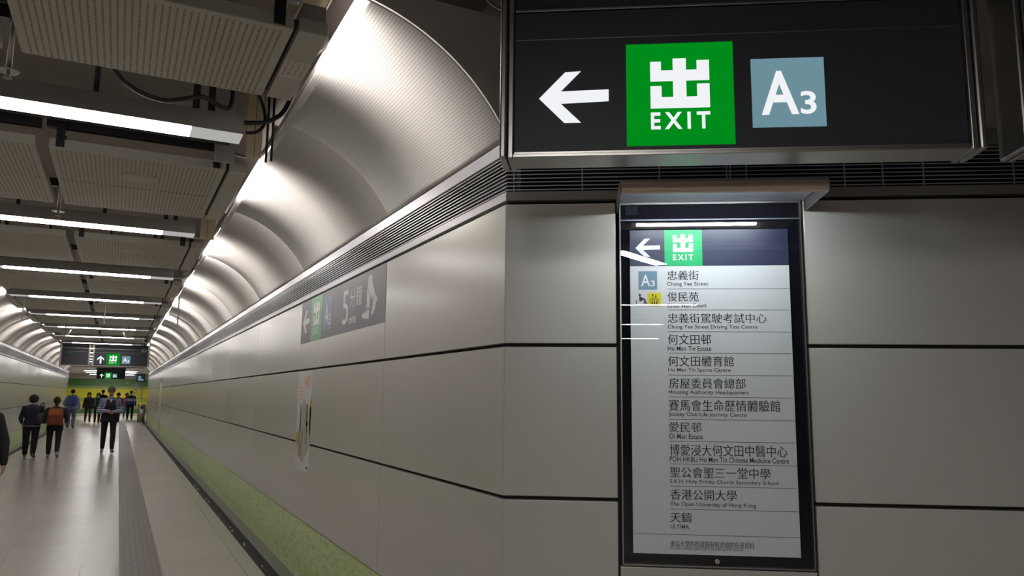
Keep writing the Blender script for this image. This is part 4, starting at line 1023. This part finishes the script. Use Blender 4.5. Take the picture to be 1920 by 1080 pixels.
M_stripe = stripes('blue_grey_striped_knit', (0.13, 0.15, 0.24), (0.42, 0.43, 0.47), 0.98, 0.055, 0.34)
# man with the cap walking towards the viewer, both hands at his phone
pm, D = person('person in a grey cap, dark vest and striped sleeves, walking this way holding a phone', (-0.165, 23.5, 0), rad(3), 1.76, legs=((13, 3), (-9, 10)),
    arms=(((.045, .03, -.165), (-.064, -.112, -.165)), ((.045, .03, -.165), (-.066, -.116, -.155))), girth=1.13, top=M_stripe, bottom=C_black, shoe=C_shoe, hair='short', head_tilt=14, face=True, vest=(C_black, .47), cap=cloth('cap_grey', (0.055, 0.05, 0.046)), leg_w=1.0, vox=0.0075, crop=.12, hem=.52)
w1_, w2_ = D['A'][0][3], D['A'][1][3]; pc = (w1_ + w2_) * .5 + Vector((0, -.065, .018))
ph = thing('phone', 'dark phone held in both hands by the person in the grey cap', 'phone', pm.matrix_basis @ Matrix.Rotation(rad(3), 4, 'Z') @ pc if False else Vector((-0.165, 23.5, 0)) + Matrix.Rotation(rad(3), 3, 'Z') @ pc, rad(3))
MB().box(-.036, .036, -.072, .072, -.004, .004, .003).build('phone_body', M_black, ph); MB().box(-.032, .032, -.064, .064, .004, .0046).build('phone_screen', mat('phone_screen', (0.02, .02, .03), .1, emit=(.5, .6, .8), strength=.4), ph)
# two women walking away at the left
ZR = PI
p1, D1 = person('person with a black bob and navy jacket walking away, shoulder bag on the right', (-1.86, 22.55, 0), ZR - .05, 1.53, legs=((8, 3), (-7, 12)), arms=(((.04, .0, -.165), (.035, -.10, -.24)), ((.045, .01, -.165), (.03, -.12, -.20))), girth=1.22, top=C_navy, bottom=C_black, shoe=C_shoeb, hair='bob', hem=.50, leg_w=1.22, vox=0.0085)
c = MB(); c.loft([(0, 0, hz_ * 1.53, (.092 * 1.22 + .016) * 1.53, (.065 * 1.22 + .018) * 1.53) for hz_ in (.500, .510)], 28); c.build('pale_hem', cloth('hem_pale', (0.45, 0.43, 0.40)), p1, 'pale hem showing under the jacket')
bg = thing('shoulder_bag', 'slouchy grey shoulder bag on the person with the black bob', 'bag', (-1.665, 22.40, 0.83), -.3)
c = MB(); c.loft([(0, 0, 0.0, .10, .045), (0, 0, .03, .125, .07), (0, 0, .13, .125, .075), (0, 0, .22, .105, .055), (0, 0, .26, .08, .03)], 24); c.build('bag_body', cloth('bag_grey', (0.062, 0.055, 0.052)), bg)
for dy in (-.03, .03):
    c = MB(); c.tube([(-.09, dy, .24), (-.06, dy * 1.2, .38), (-.01, dy + .02, .49), (.02, dy + .06, .5), (.06, dy, .36), (.09, dy, .24)], .009); c.build('bag_handle', cloth('bag_grey', (0, 0, 0)), bg)
p2, D2 = person('person with a ponytail and dark jacket walking away, carrying the orange-brown backpack', (-1.345, 22.35, 0), ZR + .03, 1.49, legs=((3, 2), (-8, 26)), arms=(((.045, .01, -.165), (.03, -.11, -.20)), ((.045, .01, -.165), (.03, -.11, -.20))), girth=1.2, top=cloth('cloth_ink', (0.016, 0.017, 0.027)), bottom=C_black, shoe=cloth('shoe_lilac', (0.28, 0.25, 0.30)), hair='tail', hem=.44, leg_w=1.1, vox=0.0085, crop=.14)
backpack('orange-brown backpack with a paler flap, worn by the person with the ponytail', (-1.34, 22.16, .80), PI, .32, .42, .13, cloth('leather_rust', (0.155, 0.042, 0.022)), cloth('leather_orange', (0.30, 0.095, 0.04)))
# man with a blue backpack further on
p3, D3 = person('person in a sky-blue shirt and jeans walking away, wearing a blue backpack', (-1.84, 40.3, 0), ZR, 1.73, legs=((6, 3), (-6, 12)), arms=(((.07, .01, -.15), (.04, -.09, -.20)), ((.05, .01, -.165), (.05, -.03, -.31))), girth=1.18, top=C_blue, bottom=C_jean, shoe=cloth('shoe_olive', (.07, .08, .04)), hair='short', hem=.50, leg_w=1.22, vox=0.011)
backpack('large blue backpack on the person in the sky-blue shirt', (-1.84, 40.06, 1.0), PI, .40, .48, .17, cloth('pack_blue', (0.045, 0.065, 0.19)), cloth('pack_navy', (0.03, 0.04, 0.12)), False)
# people coming from the far end
person('person with long black hair, black coat and brown trousers, left one of the pair', (-1.42, 48.6, 0), .1, 1.62, legs=((9, 4), (-8, 14)), arms=(hang, hang), girth=1.1, top=C_black, bottom=C_brown, shoe=C_black, hair='long', face=True, hem=.47, vox=0.012)
person('person with long black hair, dark coat and green scarf, right one of the pair', (-0.93, 46.6, 0), .05, 1.60, legs=((-8, 14), (9, 4)), arms=(hang, hang), girth=1.05, top=C_char, bottom=C_black, shoe=cloth('shoe_red_brown', (.14, .05, .04)), hair='long', face=True, hem=.45, vox=0.012)
c = MB(); c.tube([(-1.07, 46.44, 1.36), (-1.05, 46.42, 1.1), (-1.07, 46.43, .9)], .035, 8); c.tube([(-1.07, 46.44, 1.36), (-.93, 46.47, 1.34), (-.8, 46.44, 1.34)], .03, 8)
tag(c.build('scarf', cloth('scarf_green', (.06, .15, .11))), 'green scarf hanging on the dark coat of the right one of the pair', 'scarf')
person('person in dark clothes seen from behind, only the head showing beyond the pair', (-0.80, 51.5, 0), ZR, 1.80, top=C_black, bottom=C_black, hair='short', girth=1.1, vox=0.014, fingers=False)
person('person mostly hidden behind the person in the grey cap, dark hair showing', (0.02, 50.5, 0), .0, 1.64, top=C_char, bottom=C_black, hair='bob', face=True, girth=1.05, vox=0.014, fingers=False)
M_blk3 = block3('white_blue_navy_jacket', (0.06, 0.13, 0.36), (0.48, 0.50, 0.54), (0.02, 0.02, 0.035), 1.12, 1.285)
person('person in a navy, white and blue banded jacket walking this way by the bin', (0.70, 52.4, 0), .05, 1.74, legs=((7, 3), (-6, 10)), arms=(hang, hang), girth=1.2, top=M_blk3, bottom=C_navy, shoe=C_black, hair='short', face=True, head_tilt=15, hem=.53, leg_w=1.15, vox=0.012)
person('person in a pink top partly hidden behind the banded jacket', (0.50, 54.6, 0), .2, 1.62, legs=((7, 3), (-6, 10)), arms=(hang, hang), top=C_pink, bottom=C_jean, shoe=C_black, hair='bob', face=True, vox=0.014, fingers=False)
# cut off by the left border
person('person in a dark coat cut off by the left border, one hand swinging', (-1.41, 10.75, 0), ZR, 1.66, legs=((12, 4), (-12, 18)), arms=(((.05, .01, -.165), (.065, -.02, -.31)), ((.05, .0, -.165), (.062, .03, -.315))), girth=1.15, top=cloth('coat_dark', (.02, .019, .024)), bottom=C_black, shoe=C_black, hair='bob', hem=.42, vox=0.0085)
c = thing('carrier_bag', 'small pale carrier bag beside the left one of the pair', 'bag', (-1.86, 48.0, 0.68), 0)
m = MB(); m.loft([(0, 0, 0, .12, .05), (0, 0, .12, .14, .07), (0, 0, .22, .12, .04), (0, 0, .25, .06, .015)], 20); m.build('bag_body', C_white, c); m = MB(); m.tube([(-.05, 0, .24), (-.02, 0, .34), (.03, 0, .34), (.05, 0, .24)], .006); m.build('bag_handle', C_white, c)
